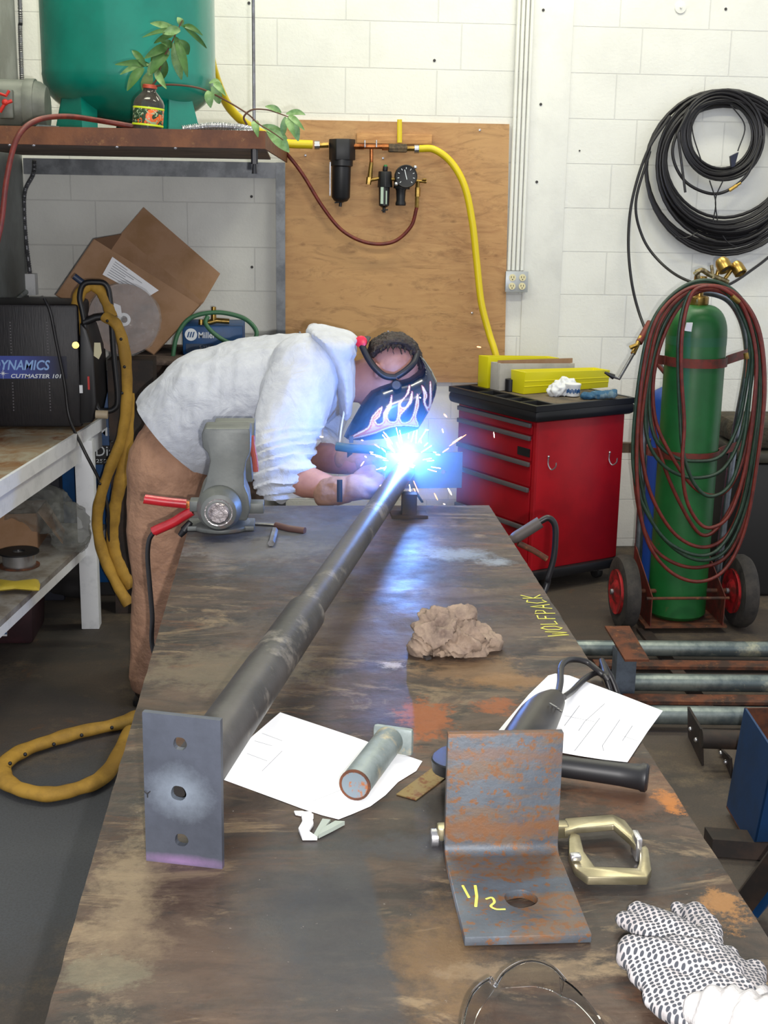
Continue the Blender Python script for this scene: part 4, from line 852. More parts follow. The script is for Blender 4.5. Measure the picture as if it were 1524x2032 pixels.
obj('temple', strip(ta, tb_, .0022), M['clear'], sg)
# dotted work gloves
t = NT('dotted_knit_cotton'); v = t.mapv((1, 1, 1)); vd = t.voro(165, v, .2, '2D')
c = t.mix(t.ramp(t.noise(10, 5, .6), .4, .65), '#b3afb0', '#96908f'); c = t.mix(t.ramp(vd, .42, .34), c, '#3a3d44')
M['glove'] = t.out(c, .9, 0, t.bump(t.noise(300, 3, .6), .3, .002))
M['cuff'] = pm('knit_cuff', '#bcb9b8', .95, 0, '#a5a09e', 20, bump=.5, bscale=200)
def glove(label, palm, fingers, cuff, z=.016):
    g_ = thing('work_glove', label, 'glove', T(palm[0][0], palm[0][1])); m = MB()
    for i in range(len(palm)-1): m.chain([(T(*palm[i][:2], z), (palm[i][2], palm[i][2], palm[i][3])), (T(*palm[i+1][:2], z), (palm[i+1][2], palm[i+1][2], palm[i+1][3]))])
    for f in fingers: m.chain([(T(x, y, h), (r, r, r*.8)) for x, y, r, h in f])
    obj('knit_shell', m, M['glove'], g_, remesh=.0032, sm=5, disp=lambda p, n: .0018*nz(p, 60)+.0022*nz(V((p.x+p.y, 0, 0)), 90), ang=80)
    m = MB(); m.chain([(T(x, y, h), (r, r, rz_)) for x, y, r, rz_, h in cuff]); obj('cuff', m, M['cuff'], g_, remesh=.0035, sm=4, disp=lambda p, n: .0022*math.sin((p.x*.8-p.y*.6)*320)+.002*nz(p, 70), ang=80)
glove('dotted grey work glove lying on the table, the one underneath', [(1395, 1895, .030, .018), (1440, 1935, .034, .020), (1480, 1985, .032, .02)],
 [[(1400, 1880, .019, .022), (1330, 1835, .0165, .022), (1264, 1806, .013, .018)], [(1390, 1905, .019, .016), (1310, 1858, .0155, .016), (1240, 1826, .0125, .014)], [(1405, 1880, .017, .018), (1408, 1845, .016, .016), (1378, 1812, .0155, .016)], [(1400, 1860, .014, .01), (1345, 1802, .010, .01)],
  [(1460, 1945, .016, .02), (1452, 1915, .014, .018), (1444, 1895, .013, .016)], [(1490, 1975, .016, .02), (1495, 1940, .014, .018), (1500, 1922, .013, .018)]], [(1495, 2000, .034, .022, .018), (1535, 2040, .036, .024, .02)])
glove('dotted grey work glove lying on the table, the top one with its cuff open', [(1385, 1935, .036, .024), (1425, 1985, .038, .028)],
 [[(1380, 1915, .021, .038), (1310, 1888, .019, .036), (1252, 1880, .016, .03)], [(1350, 1960, .020, .026), (1290, 1920, .016, .024), (1245, 1905, .014, .018)], [(1370, 1990, .020, .022), (1310, 1965, .016, .02), (1268, 1935, .014, .016)], [(1400, 2020, .020, .02), (1345, 2010, .017, .018), (1300, 1985, .015, .014)], [(1440, 1930, .021, .038), (1400, 1895, .02, .04), (1340, 1880, .016, .038)], [(1470, 1970, .018, .034), (1440, 1940, .017, .036)]],
 [(1415, 2012, .030, .026, .03), (1455, 2018, .034, .030, .032), (1510, 2045, .040, .034, .034)], .022)
# ================================================================ the welder
B = PY
mn = thing('person', 'person in a light grey hoodie and tan work trousers bent over the table, welding', 'person', V((B(300, 1300, 4.2).x+.05, 4.25, 0)))
t = NT('heather_grey_fleece'); c = t.mix(t.ramp(t.noise(30, 6, .7), .35, .7), '#bdc0c7', '#b0b3bc')
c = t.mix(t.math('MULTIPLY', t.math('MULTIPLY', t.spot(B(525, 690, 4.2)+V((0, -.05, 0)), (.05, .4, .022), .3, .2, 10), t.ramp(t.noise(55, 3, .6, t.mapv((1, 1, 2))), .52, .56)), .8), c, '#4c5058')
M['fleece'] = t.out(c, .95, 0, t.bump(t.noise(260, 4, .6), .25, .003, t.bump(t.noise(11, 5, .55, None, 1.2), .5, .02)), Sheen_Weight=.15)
M['duck'] = pm('tan_duck_cotton', '#a88168', .9, 0, '#97725b', 6, c3='#6f4e38', scale3=4, lo3=.58, hi3=.75, bump=.5, bscale=12, bdist=.03)
M['skin'] = pm('skin', '#ab7b6e', .55, 0, '#9b6a5e', 12, Subsurface_Weight=.08)
M['hair'] = pm('dark_brown_hair', '#1c1413', .55, 0, '#33231f', 40, bump=.9, bscale=150, st=(1, 1, 4))
hy = 4.12
def bisect(o, co, no):
    bm = bmesh.new(); bm.from_mesh(o.data); lc_ = V(co)-wpos(o)
    bmesh.ops.bisect_plane(bm, geom=bm.verts[:]+bm.edges[:]+bm.faces[:], plane_co=lc_, plane_no=V(no), clear_outer=True)
    bmesh.ops.holes_fill(bm, edges=[e for e in bm.edges if e.is_boundary], sides=0); bm.to_mesh(o.data); bm.free(); finish(o.data, 60)
# body: one continuous surface under the clothes
m = MB()
m.chain([(B(338, 905, 4.25), (.13, .16, .13)), (B(420, 815, 4.25), (.14, .17, .14)), (B(520, 780, 4.22), (.14, .18, .14)), (B(620, 760, 4.2), (.10, .17, .11)), (B(665, 755, 4.16), .075), (B(712, 758, 4.13), (.062, .062, .066)), (B(748, 748, hy), (.07, .068, .075))])
m.ball(B(783, 724, hy), (.088, .080, .084), 24, 18).ball(B(770, 762, hy), (.075, .068, .08), 20, 14).ball(B(745, 795, hy), (.05, .05, .055), 16, 12)     # skull, face, jaw
fd = B(812, 790, hy)
m.ball(fd, (.016, .014, .024)).ball(B(800, 812, hy), (.02, .03, .012)).ball(B(748, 735, hy-.078), (.012, .010, .03))      # nose, lips, ear
m.ball(B(748, 735, hy+.078), (.012, .010, .03)).ball(B(818, 770, hy-.03), (.014, .016, .012)).ball(B(818, 770, hy+.03), (.014, .016, .012))
m.chain([(B(600, 740, 4.03), .07), (B(548, 935, 3.84), .055), (B(605, 955, 3.77), .050), (B(655, 968, 3.72), .036), (B(690, 970, 3.69), .03)])
m.chain([(B(640, 770, 4.36), .07), (B(618, 895, 4.10), .055), (B(660, 912, 3.98), .046), (B(700, 922, 3.86), .032), (B(720, 925, 3.84), .028)])
m.chain([(B(340, 930, 4.19), (.12, .11, .12)), (B(325, 1130, 4.19), .075), (B(318, 1250, 4.2), .065), (B(312, 1345, 4.2), .05), (V((B(312, 1380, 4.2).x, 4.2, .07)), .05)])
m.chain([(B(345, 930, 4.40), (.12, .11, .12)), (B(345, 1110, 4.46), .075), (B(345, 1220, 4.5), .065), (B(345, 1290, 4.52), .05), (V((B(345, 1320, 4.5).x, 4.5, .07)), .05)])
obj('body', m, M['skin'], mn, remesh=.008, sm=4, ang=80)
# trousers
m = MB()
m.chain([(B(375, 870, 4.27), (.15, .18, .15)), (B(342, 925, 4.22), (.148, .17, .15)), (B(325, 1050, 4.19), (.122, .115, .12)), (B(329, 1150, 4.19), (.108, .105, .1)), (B(320, 1250, 4.2), (.102, .10, .1)), (B(312, 1345, 4.2), (.098, .1, .08)), (V((B(312, 1380, 4.2).x, 4.2, .10)), (.095, .1, .05))])
m.chain([(B(350, 930, 4.38), (.14, .13, .14)), (B(352, 1080, 4.44), .115), (B(352, 1200, 4.5), .105), (B(350, 1290, 4.52), .10), (V((B(345, 1330, 4.5).x+.02, 4.5, .09)), (.095, .1, .06))])
def pfold(p, n):
    return .006*nz(V((p.x*1.2, p.y, p.z*.6)), 9)+.004*(1-2*abs(nz(V((p.x+p.z*.5, p.y, p.z)), 7, 4)))*(1 if p.z > .1 else 0)
tr_ = obj('trousers', m, M['duck'], mn, remesh=.009, sm=7, disp=pfold, ang=80)
bisect(tr_, (0, 0, .06), (0, 0, -1))
M['boot'] = pm('brown_work_boot', '#3a2a20', .6, 0, '#2a1f18', 20)
for (bx0, by0) in ((B(312, 1380, 4.2).x, 4.2), (B(345, 1330, 4.5).x+.02, 4.5)):
    m = MB().chain([(V((bx0-.03, by0, .055)), (.05, .05, .045)), (V((bx0+.05, by0-.01, .06)), (.06, .052, .05)), (V((bx0+.16, by0-.03, .045)), (.055, .05, .035))]).chain([(V((bx0, by0, .06)), .055), (V((bx0, by0, .16)), .055)])
    bo_ = obj('boot', m, M['boot'], mn, remesh=.007, sm=4, ang=80); bisect(bo_, (0, 0, .012), (0, 0, -1))
    obj('sole', MB().prism([V((bx0+a, by0+b, .001)) for a, b in ((-.08, -.03), (-.05, -.05), (.05, -.055), (.15, -.085), (.21, -.07), (.225, -.03), (.2, .02), (.1, .03), (-.05, .045), (-.08, .03))], (0, 0, .02)), M['black'], bo_, bevel=.004)
# hoodie
m = MB()
m.chain([(B(330, 885, 4.25), (.16, .20, .16)), (B(365, 850, 4.24), (.178, .21, .178)), (B(425, 808, 4.22), (.195, .22, .195)), (B(500, 786, 4.21), (.19, .22, .185)), (B(575, 768, 4.20), (.17, .22, .170)), (B(625, 752, 4.18), (.115, .20, .138)), (B(652, 750, 4.16), (.08, .15, .12))])
m.chain([(B(605, 735, 4.04), .115), (B(575, 830, 3.92), .105), (B(556, 900, 3.85), .092), (B(552, 948, 3.82), (.078, .078, .076)), (B(585, 944, 3.79), (.055, .06, .068))])
m.chain([(B(640, 770, 4.36), .11), (B(622, 870, 4.18), .085), (B(618, 885, 4.12), .075), (B(640, 890, 4.07), .062)])
# hood lying on the shoulders and collar
eb = B(552, 950, 3.82)
def hfold(p, n):
    d = 0
    sx_, _, _ = 0, 0, 0
    dz = p.z-eb.z; dx_ = p.x-eb.x
    if p.y < 4.02 and -.17 < dx_ < .2 and dz < .19:      # gathered sleeve near the elbow
        w_ = min(1, (.19-dz)/.10)
        q = dz*1.0-dx_*.30+.25*dx_*dx_/.1+.02*nz(p, 9)
        d += w_*.0048*(math.sin(q*210+2.2*nz(p, 8))+.5*math.sin(q*370+3*nz(p, 14, 3)))
    d += .007*nz(V((p.x, p.y, p.z*.7)), 6)+.0035*(1-2.2*abs(nz(V((p.x*.7+p.z*.6, p.y, p.z*.4-p.x*.5)), 11, 5)))
    d += .004*(1-2.5*abs(nz(V((p.x*1.6, p.y, p.z*.35)), 10, 8)))
    return d
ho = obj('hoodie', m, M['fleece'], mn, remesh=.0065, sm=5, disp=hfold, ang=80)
h1_, h2_ = B(272, 806, 4.2), B(424, 956, 4.2); hd_ = (h2_-h1_).normalized(); no = V((-(-hd_.z), 0, -hd_.x)); no = V((hd_.z, 0, -hd_.x))
bisect(ho, h1_, no)
hpo = [(614, 668), (607, 657), (611, 648), (622, 644), (640, 646), (654, 651), (672, 654), (698, 662), (710, 672), (704, 684), (706, 697), (699, 706), (704, 735), (704, 765), (700, 792), (696, 815), (686, 834), (674, 818), (668, 785), (660, 750), (648, 722), (630, 694)]
m = MB().sheet([B(x, y, 4.10) for x, y in hpo], .165, res=.012, nrm=(0, -1, 0), back=1.0, R=.045)
obj('hood', m, M['fleece'], mn, remesh=.006, sm=4, disp=lambda p, n: .006*nz(V((p.x, p.y*.6, p.z)), 12)+.0055*(1-2.2*abs(nz(V((p.x*1.5+p.z*.5, p.y, p.z*.35)), 13, 6))), ang=80)
# cuff
M['rib'] = pm('ribbed_hem', '#c9ccd6', .95, 0, '#bcbfca', 20, bump=.6, bscale=90)
cc_ = (h1_+h2_)/2
obj('drawstring', MB().tube(smooth_pts([B(684, 812, 3.99), B(677, 850, 3.97), B(672, 900, 3.95), B(669, 945, 3.94)], 6), .0032, 6), M['white'], mn)
# hair
m = MB().chain([(B(738, 700, hy), (.016, .06, .016)), (B(748, 686, hy), (.024, .072, .022)), (B(770, 674, hy), (.026, .076, .022)), (B(795, 674, hy), (.026, .076, .022)), (B(815, 688, hy), (.022, .07, .024)), (B(828, 708, hy), (.016, .06, .022)), (B(836, 735, hy), (.012, .06, .02))])
m.chain([(B(750, 700, hy+.03), (.03, .06, .04)), (B(800, 700, hy+.03), (.04, .06, .04))])
for (a_, b_) in (((745, 690), (740, 712)), ((757, 688), (757, 706)), ((772, 684), (769, 702)), ((780, 684), (782, 707)), ((793, 684), (799, 708)), ((803, 690), (806, 706)), ((815, 696), (818, 714)), ((765, 684), (762, 698)), ((788, 684), (788, 698))):
    m.tube([B(a_[0], a_[1], hy-.066), B((a_[0]+b_[0])/2-1, (a_[1]+b_[1])/2, hy-.083), B(b_[0], b_[1], hy-.080)], lambda f: .005*(1-.8*f), 6)
obj('hair', m, M['hair'], mn, remesh=.0028, sm=1, disp=lambda p, n: .004*nz(V((p.x, p.y*2, p.z*.6)), 80)+.003*nz(p, 160), ang=80)
# welding helmet with painted flames
he = None
z2 = lambda q: (560+q[0]/3.048, 600+q[1]/3.048)
hp = [(398, 830), (372, 812), (395, 760), (430, 700), (480, 612), (505, 560), (530, 522), (580, 490), (630, 470), (690, 448), (760, 436), (810, 412), (832, 385), (822, 340), (806, 296), (835, 312), (862, 345), (905, 408), (938, 478), (934, 520), (925, 562), (892, 650), (850, 722), (820, 764), (740, 792), (600, 824), (500, 834)]
fl_ = [(400, 828), (450, 795), (520, 755), (545, 690), (603, 632), (588, 690), (562, 715), (580, 737), (612, 720), (614, 665), (648, 620), (662, 562), (658, 630), (636, 680), (648, 718), (688, 718), (702, 660), (706, 610), (748, 565), (770, 503), (764, 548), (728, 592), (714, 625), (738, 638), (766, 605), (786, 540), (782, 600), (752, 640), (712, 690), (728, 727), (772, 715), (800, 655), (818, 555), (826, 620), (808, 690), (824, 740), (815, 752), (740, 745), (650, 757), (560, 792), (470, 815)]
fr_ = [(846, 505), (876, 560), (864, 602), (882, 636), (892, 596), (896, 480), (902, 600), (888, 668), (856, 605), (858, 560)]
def pseg(x, y, P):
    m_ = 1e9; ins = False; j = len(P)-1
    for i in range(len(P)):
        a, b = P[i], P[j]; ex, ey = b[0]-a[0], b[1]-a[1]; L_ = ex*ex+ey*ey or 1e-9
        t_ = max(0, min(1, ((x-a[0])*ex+(y-a[1])*ey)/L_)); m_ = min(m_, math.hypot(x-a[0]-t_*ex, y-a[1]-t_*ey))
        if (a[1] > y) != (b[1] > y) and x < (b[0]-a[0])*(y-a[1])/(b[1]-a[1])+a[0]: ins = not ins
        j = i
    return m_ if ins else -m_
sm2 = lambda P, s=3: [(p.x, p.y) for p in smooth_pts([V((x, y, 0)) for x, y in P], s, True)]
m = MB().sheet([B(*z2(q), 4.09) for q in hp], .085, res=.0042, nrm=(0, -1, 0), back=.9, R=.075)
hm = obj('welding_helmet', m, [], mn, ang=50)
me = hm.data; bm = bmesh.new(); bm.from_mesh(me)
near = [f for f in bm.faces if f.normal.y < .1]; bmesh.ops.subdivide_edges(bm, edges=list({e for f in near for e in f.edges}), cuts=1, use_grid_fill=True)
bm.to_mesh(me); bm.free(); finish(me, 50)
ca = me.color_attributes.new('paint', 'FLOAT_COLOR', 'POINT'); off = wpos(hm); F1, F2 = sm2(fl_), sm2(fr_)
black, edgec, rimc, orange, yel = [lin(x) for x in ('#0d1120', '#7a1f3c', '#f2e6da', '#e0803a', '#f3c27a')]
MT = M3.transposed()
for i, v in enumerate(me.vertices):
    X = MT @ (v.co+off-CAM); x = ((CX+F*X.x/X.z)-560)*3.048; y = ((CY+F*X.y/X.z)-600)*3.048
    d = 99
    if v.co.y+off.y < 4.12: d = max(pseg(x, y, F1), pseg(x, y, F2))
    else: d = -99
    c = black if d < -6 else edgec if d < -1.5 else rimc if d < 6 else orange if d < 11 else yel if y < 745 or d > 18 else orange
    ca.data[i].color = c
t = NT('flame_painted_shell'); at = t.n.new('ShaderNodeVertexColor'); at.layer_name = 'paint'; me.materials.append(t.out(at.outputs[0], .22, 0, None, Coat_Weight=.6))
ax_ = lambda q, y_: B(*z2(q), y_)
hs = lambda pts, w, y_=4.028: strip([ax_((x-w*.4, y-w), y_+dy) for x, y, dy in pts], [ax_((x+w*.1, y+w), y_+dy) for x, y, dy in pts], .004)
M['strap'] = pm('black_headgear_plastic', '#15161f', .5)
obj('side_band', MB().tube(smooth_pts([ax_(q, y_) for q, y_ in (((482, 262), 4.06), ((515, 330), 4.045), ((560, 395), 4.032), ((620, 445), 4.028), ((690, 455), 4.028))], 6), .0105, 12), M['strap'], hm)
obj('side_band', MB().tube(smooth_pts([ax_(q, y_) for q, y_ in (((690, 450), 4.028), ((745, 415), 4.028), ((795, 365), 4.04), ((815, 300), 4.075))], 6), .0105, 12), M['strap'], hm)
obj('rear_band', MB().tube(smooth_pts([ax_(q, y_) for q, y_ in (((482, 262), 4.06), ((505, 225), 4.10), ((510, 215), 4.14), ((482, 262), 4.19))], 6), .014, 12, flat=.4), M['strap'], hm)
obj('pivot_knob', MB().cyl(ax_((690, 500), 4.0), ax_((690, 500), 4.03), .013, .017, 20), M['strap'], hm)
o_ = obj('ratchet_knob', MB().lathe([(.012, 0), (.019, .004), (.019, .014), (.013, .018)], ax_((482, 238), 4.07), (-.3, -.9, .1), 12), pm('red_knob', '#d8243c', .4), hm); o_['label'] = 'red ratchet knob'
# gloved hands: palm, five fingers each, gauntlet
M['gauntlet'] = pm('tan_leather_glove', '#9a7560', .85, 0, '#7f5d4c', 14, c3='#5a4038', scale3=9, lo3=.6, hi3=.7, bump=.4, bscale=60)
def hand(cuff, palm, fingers, strap_):
    m = MB(); m.chain([(B(*p[:3]), p[3]) for p in cuff]); m.chain([(B(*p[:3]), p[3]) for p in palm])
    for f in fingers: m.chain([(B(*p[:3]), p[3]) for p in f])
    g_ = obj('welding_glove', m, M['gauntlet'], mn, remesh=.004, sm=3, disp=lambda p, n: .0025*nz(p, 40), ang=80)
    obj('wrist_strap', MB().tube([B(strap_[0], strap_[1]+dy, strap_[2]) for dy in (-22, 0, 22)], .008, 8, flat=.4), M['black'], g_)
hand([(640, 975, 3.73, (.03, .05, .048)), (668, 974, 3.71, (.03, .046, .044)), (688, 972, 3.70, (.03, .04, .04))], [(700, 968, 3.69, (.03, .045, .040)), (722, 966, 3.68, (.025, .045, .036))],
     [[(722, 950, 3.70, .015), (742, 944, 3.69, .014), (756, 950, 3.66, .013)], [(726, 958, 3.66, .015), (748, 954, 3.655, .014), (762, 962, 3.64, .013)], [(726, 970, 3.65, .015), (748, 968, 3.64, .014), (760, 976, 3.635, .0125)],
      [(722, 982, 3.66, .014), (742, 982, 3.65, .013), (752, 988, 3.645, .012)], [(708, 948, 3.72, .016), (722, 934, 3.72, .015), (738, 930, 3.71, .014)]], (674, 974, 3.662))
hand([(682, 912, 3.90, (.03, .045, .04)), (702, 915, 3.87, (.03, .042, .036))], [(718, 918, 3.85, (.028, .042, .033)), (732, 922, 3.84, (.02, .04, .03))],
     [[(736, 908, 3.85, .014), (752, 902, 3.83, .013), (764, 906, 3.81, .012)], [(738, 916, 3.82, .014), (756, 912, 3.80, .013), (766, 918, 3.79, .012)], [(738, 926, 3.82, .014), (756, 925, 3.80, .013), (764, 931, 3.79, .0115)],
      [(734, 936, 3.83, .013), (748, 937, 3.81, .012), (756, 942, 3.80, .011)], [(722, 902, 3.86, .015), (730, 892, 3.84, .014), (744, 888, 3.82, .013)]], (694, 915, 3.845))
tz = thing('welding_torch', 'dark welding torch held in the gloved hands beside the arc', 'welding tool', B(735, 905, 3.78))
obj('handle', MB().tube(smooth_pts([B(668, 886, 3.78), B(700, 890, 3.76), B(745, 893, 3.74), B(768, 900, 3.70)], 6), .013, 14), pm('teal_black_grip', '#26484e', .5), tz)
obj('nozzle', MB().tube(smooth_pts([B(768, 900, 3.70), B(782, 908, 3.66), B(792, 918, 3.62)], 5), lambda f: .009-.002*f, 12), M['copper'], tz)
obj('trigger', MB().box(B(697, 872, 3.76), (.012, .01, .02)), M['black'], tz)
# ================================================================ the arc, its sparks and an added glow haze
def em(name, col, s, ):
    t = NT(name); t.b.inputs['Base Color'].default_value = lin(col); t.b.inputs['Emission Color'].default_value = lin(col); t.b.inputs['Emission Strength'].default_value = s; return t.m
ap = PY(ARC[0], ARC[1]-6, ARC[2]-.035)
M['arc'] = em('arc_plasma', '#c8f0ff', 45)
m = MB().ball(ap, .0125, 20, 14); rr = random.Random(5)
for i in range(26):
    d = V((rr.gauss(0, 1), rr.gauss(0, .6), rr.gauss(0, 1))).normalized(); L_ = rr.uniform(.014, .030); m.tube([ap+d*.008, ap+d*L_], lambda f: .0042*(1-f)+.0003, 5)
ao = tag(obj('welding_arc', m, M['arc']), 'brilliant blue-white welding arc at the joint of pipe and plate', 'welding arc')
M['spark'] = em('hot_spark', '#ff8f50', 9); M['spark2'] = em('white_hot_spark', '#ffd8c4', 14)
Z5 = [((530, 905), (550, 907), 3), ((500, 930), (510, 938), 3), ((475, 990), (495, 962), 3), ((617, 1015), (628, 992), 3), ((572, 1160), (606, 1128), 3), ((905, 950), (920, 992), 3), ((930, 920), (955, 922), 4), ((915, 905), (930, 909), 3), ((978, 1080), (979, 1118), 2), ((1003, 1125), (1025, 1165), 4), ((920, 1155), (940, 1195), 3), ((768, 1135), (790, 1160), 3), ((786, 1104), (812, 1160), 3), ((975, 1218), (985, 1222), 3), ((1012, 868), (1112, 800), 2.2), ((1030, 850), (1085, 812), 2), ((970, 908), (1008, 882), 2.5), ((865, 770), (885, 772), 2.5), ((832, 825), (842, 850), 3), ((968, 765), (974, 788), 3), ((978, 675), (996, 694), 4), ((1279, 785), (1283, 818), 2.5), ((1178, 268), (1202, 272), 4), ((830, 574), (838, 578), 3), ((478, 832), (490, 836), 3), ((228, 812), (248, 814), 4), ((900, 1297), (904, 1300), 2.5), ((640, 840), (660, 872), 2.5), ((600, 880), (625, 905), 2.5), ((815, 775), (808, 850), 2), ((560, 860), (590, 880), 2.2), ((860, 870), (880, 850), 2.2), ((700, 800), (712, 850), 2), ((590, 1005), (600, 1000), 2)]
sd = None
for i, (a_, b_, w_) in enumerate(Z5):
    yy = 3.56+rr.uniform(-.06, .12) if i not in (22, 25) else 3.3
    P0, P1 = B(*z2(a_), yy), B(*z2(b_), yy+.01); o_ = obj('spark', MB().tube([P0, P0.lerp(P1, .3), P0.lerp(P1, .7), P1], lambda f: w_*.00033*(.5+math.sin(3.14*f)), 6), M['spark2' if i % 2 else 'spark'])
    tag(o_, 'tiny glowing spark flying from the welding arc', 'spark', 'sparks flying from the arc')
for i in range(26):
    q = rr.uniform(0, 6.28); r0 = rr.uniform(.045, .075); r1 = r0+rr.uniform(.012, .04); d = V((math.cos(q), rr.uniform(-.3, .3), math.sin(q)))
    o_ = obj('spark', MB().tube([ap+d*r0, ap+d*r1], .0008, 5), M['spark2' if i % 3 else 'spark']); tag(o_, 'tiny glowing spark flying from the welding arc', 'spark', 'sparks flying from the arc')
# haze added to carry the arc's glow, tinted blue
vm = bpy.data.materials.new('arc_glow_haze'); vm.use_nodes = True; N = vm.node_tree.nodes; Lk = vm.node_tree.links; N.clear()
ou = N.new('ShaderNodeOutputMaterial'); vs2 = N.new('ShaderNodeVolumeScatter'); Lk.new(vs2.outputs[0], ou.inputs['Volume'])
tcn = N.new('ShaderNodeTexCoord'); ln = N.new('ShaderNodeVectorMath'); ln.operation = 'LENGTH'; Lk.new(tcn.outputs['Object'], ln.inputs[0])
mr = N.new('ShaderNodeMapRange'); mr.interpolation_type = 'SMOOTHSTEP'; Lk.new(ln.outputs['Value'], mr.inputs[0])
for i, x in enumerate((.0, .34, 1.0, 0.0)): mr.inputs[i+1].default_value = x
pw = N.new('ShaderNodeMath'); pw.operation = 'POWER'; Lk.new(mr.outputs[0], pw.inputs[0]); pw.inputs[1].default_value = 2.0
no_ = N.new('ShaderNodeTexNoise'); no_.inputs['Scale'].default_value = 9; Lk.new(tcn.outputs['Object'], no_.inputs['Vector'])
mu = N.new('ShaderNodeMath'); mu.operation = 'MULTIPLY'; Lk.new(pw.outputs[0], mu.inputs[0]); Lk.new(no_.outputs[0], mu.inputs[1])
m2 = N.new('ShaderNodeMath'); m2.operation = 'MULTIPLY'; Lk.new(mu.outputs[0], m2.inputs[0]); m2.inputs[1].default_value = 4.6; Lk.new(m2.outputs[0], vs2.inputs['Density'])
vs2.inputs['Color'].default_value = (.28, .62, 1, 1); vs2.inputs['Anisotropy'].default_value = .25
fo = obj('arc_glow_haze', MB().ball(ap, .345, 32, 20), vm, origin=ap); tag(fo, 'thin blue haze added for the glow around the arc', 'haze', None, 'stuff')
# ================================================================ red tool chest
M['cred'] = pm('red_chest_enamel', '#b00d1c', .42, 0, '#9c0b19', 3)
M['grey'] = pm('grey_drawer_pull', '#6f6a6c', .4, .4)
C0 = V((1.07, 5.40, 0)); U = V((.887, .462, 0)); W_ = V((-.462, .887, 0)); UL, WL = .50, .60
zR1 = PY(1058, 838, 5.4).z; zR0 = PY(1051, 1134, 5.4).z
def cb8(a0, a1, b0, b1, z0_, z1_, mb=None):
    mb = mb or MB(); f = lambda a, b, z: C0+U*a+W_*b+V((0, 0, z))
    return mb.box8([f(a0, b0, z0_), f(a1, b0, z0_), f(a1, b1, z0_), f(a0, b1, z0_)], [f(a0, b0, z1_), f(a1, b0, z1_), f(a1, b1, z1_), f(a0, b1, z1_)])
ch = thing('tool_chest', 'red rolling tool chest with drawers and a black top right of the welder', 'tool chest', C0+U*.25+W_*.3)
obj('cabinet', cb8(.012, UL, 0, WL, zR0, zR1), M['cred'], ch, bevel=.004)
obj('corner_post', cb8(0, .0115, 0, .02, zR0, zR1), M['cred'], ch)
hz_ = [PY(1052, y, 5.4).z for y in (846, 872, 924, 975, 1052)]
for i in range(5):
    z1_ = hz_[i]+.008; z0_ = (hz_[i+1]+.014) if i < 4 else zR0+.01
    dr = obj('drawer', cb8(-.001, .011, .03, WL-.02, z0_, z1_-.012), M['cred'], ch, bevel=.002)
    obj('drawer_pull', cb8(-.016, -.0015, .03, WL-.025, z1_-.020, z1_), M['grey'], dr, bevel=.003)
    if i == 2: obj('lock_plate', cb8(-.006, -.0015, .035, .12, z1_+.022, z1_+.058), M['black'], dr)
for px, py in ((1087, 915), (1208, 906)):
    a = PY(px, py, 5.4); tt = ((a-CAM).normalized()); den = tt.dot(W_); q = CAM+tt*((C0-CAM).dot(W_)/den)-W_*.004
    obj('hook', MB().tube(smooth_pts([q+V((0, 0, .025)), q+V((0, 0, -.015)), q+V((.012, -.012, -.035)), q+V((.028, -.02, -.022)), q+V((.03, -.022, -.002))], 5), .0032, 8).ball(q+V((0, 0, .02)), .006), M['bright'], ch)
zB = zR0-.045
obj('base', cb8(-.02, UL+.02, -.02, WL+.02, zB, zR0-.0005), M['black'], ch, bevel=.008)
for a, b in ((.06, .06), (UL-.06, .06), (UL-.06, WL-.06), (.06, WL-.06)):
    q = C0+U*a+W_*b; r = (zB-.03)/2+.012
    cs = obj('caster', MB().cyl(q+V((0, 0, r))-U*.016, q+V((0, 0, r))+U*.016, r, n=24), M['blackmat'], ch, bevel=.005)
    obj('fork', MB().box(q+V((0, 0, zB-.012)), (.05, .05, .02)).box(q+V((0, 0, r+.02))-U*.022, (.004, .05, zB-r-.02)).box(q+V((0, 0, r+.02))+U*.022, (.004, .05, zB-r-.02)), M['steel'], cs)
zt_ = zR1+.075
tt_ = cb8(-.035, UL+.035, -.035, WL+.03, zR1+.0005, zR1+.055)
obj('top_tray', tt_, M['black'], ch, bevel=.022)
m = MB(); cb8(-.03, -.012, -.03, WL+.025, zR1+.05, zt_, m); cb8(UL+.012, UL+.03, -.03, WL+.025, zR1+.05, zt_, m); cb8(-.012, UL+.012, -.03, -.012, zR1+.05, zt_, m); cb8(-.012, UL+.012, WL+.007, WL+.025, zR1+.05, zt_, m); cb8(.075, .09, -.012, WL, zR1+.05, zt_, m)
for b in (.1, .2, .3, .42): cb8(-.012, .075, b, b+.01, zR1+.05, zt_, m)
obj('tray_rim', m, M['black'], ch, bevel=.003)
obj('top_mat', cb8(.09, UL+.012, -.012, WL+.007, zR1+.056, zt_-.002), pm('worn_board', '#6f6250', .8, 0, '#4c443a', 9), ch)
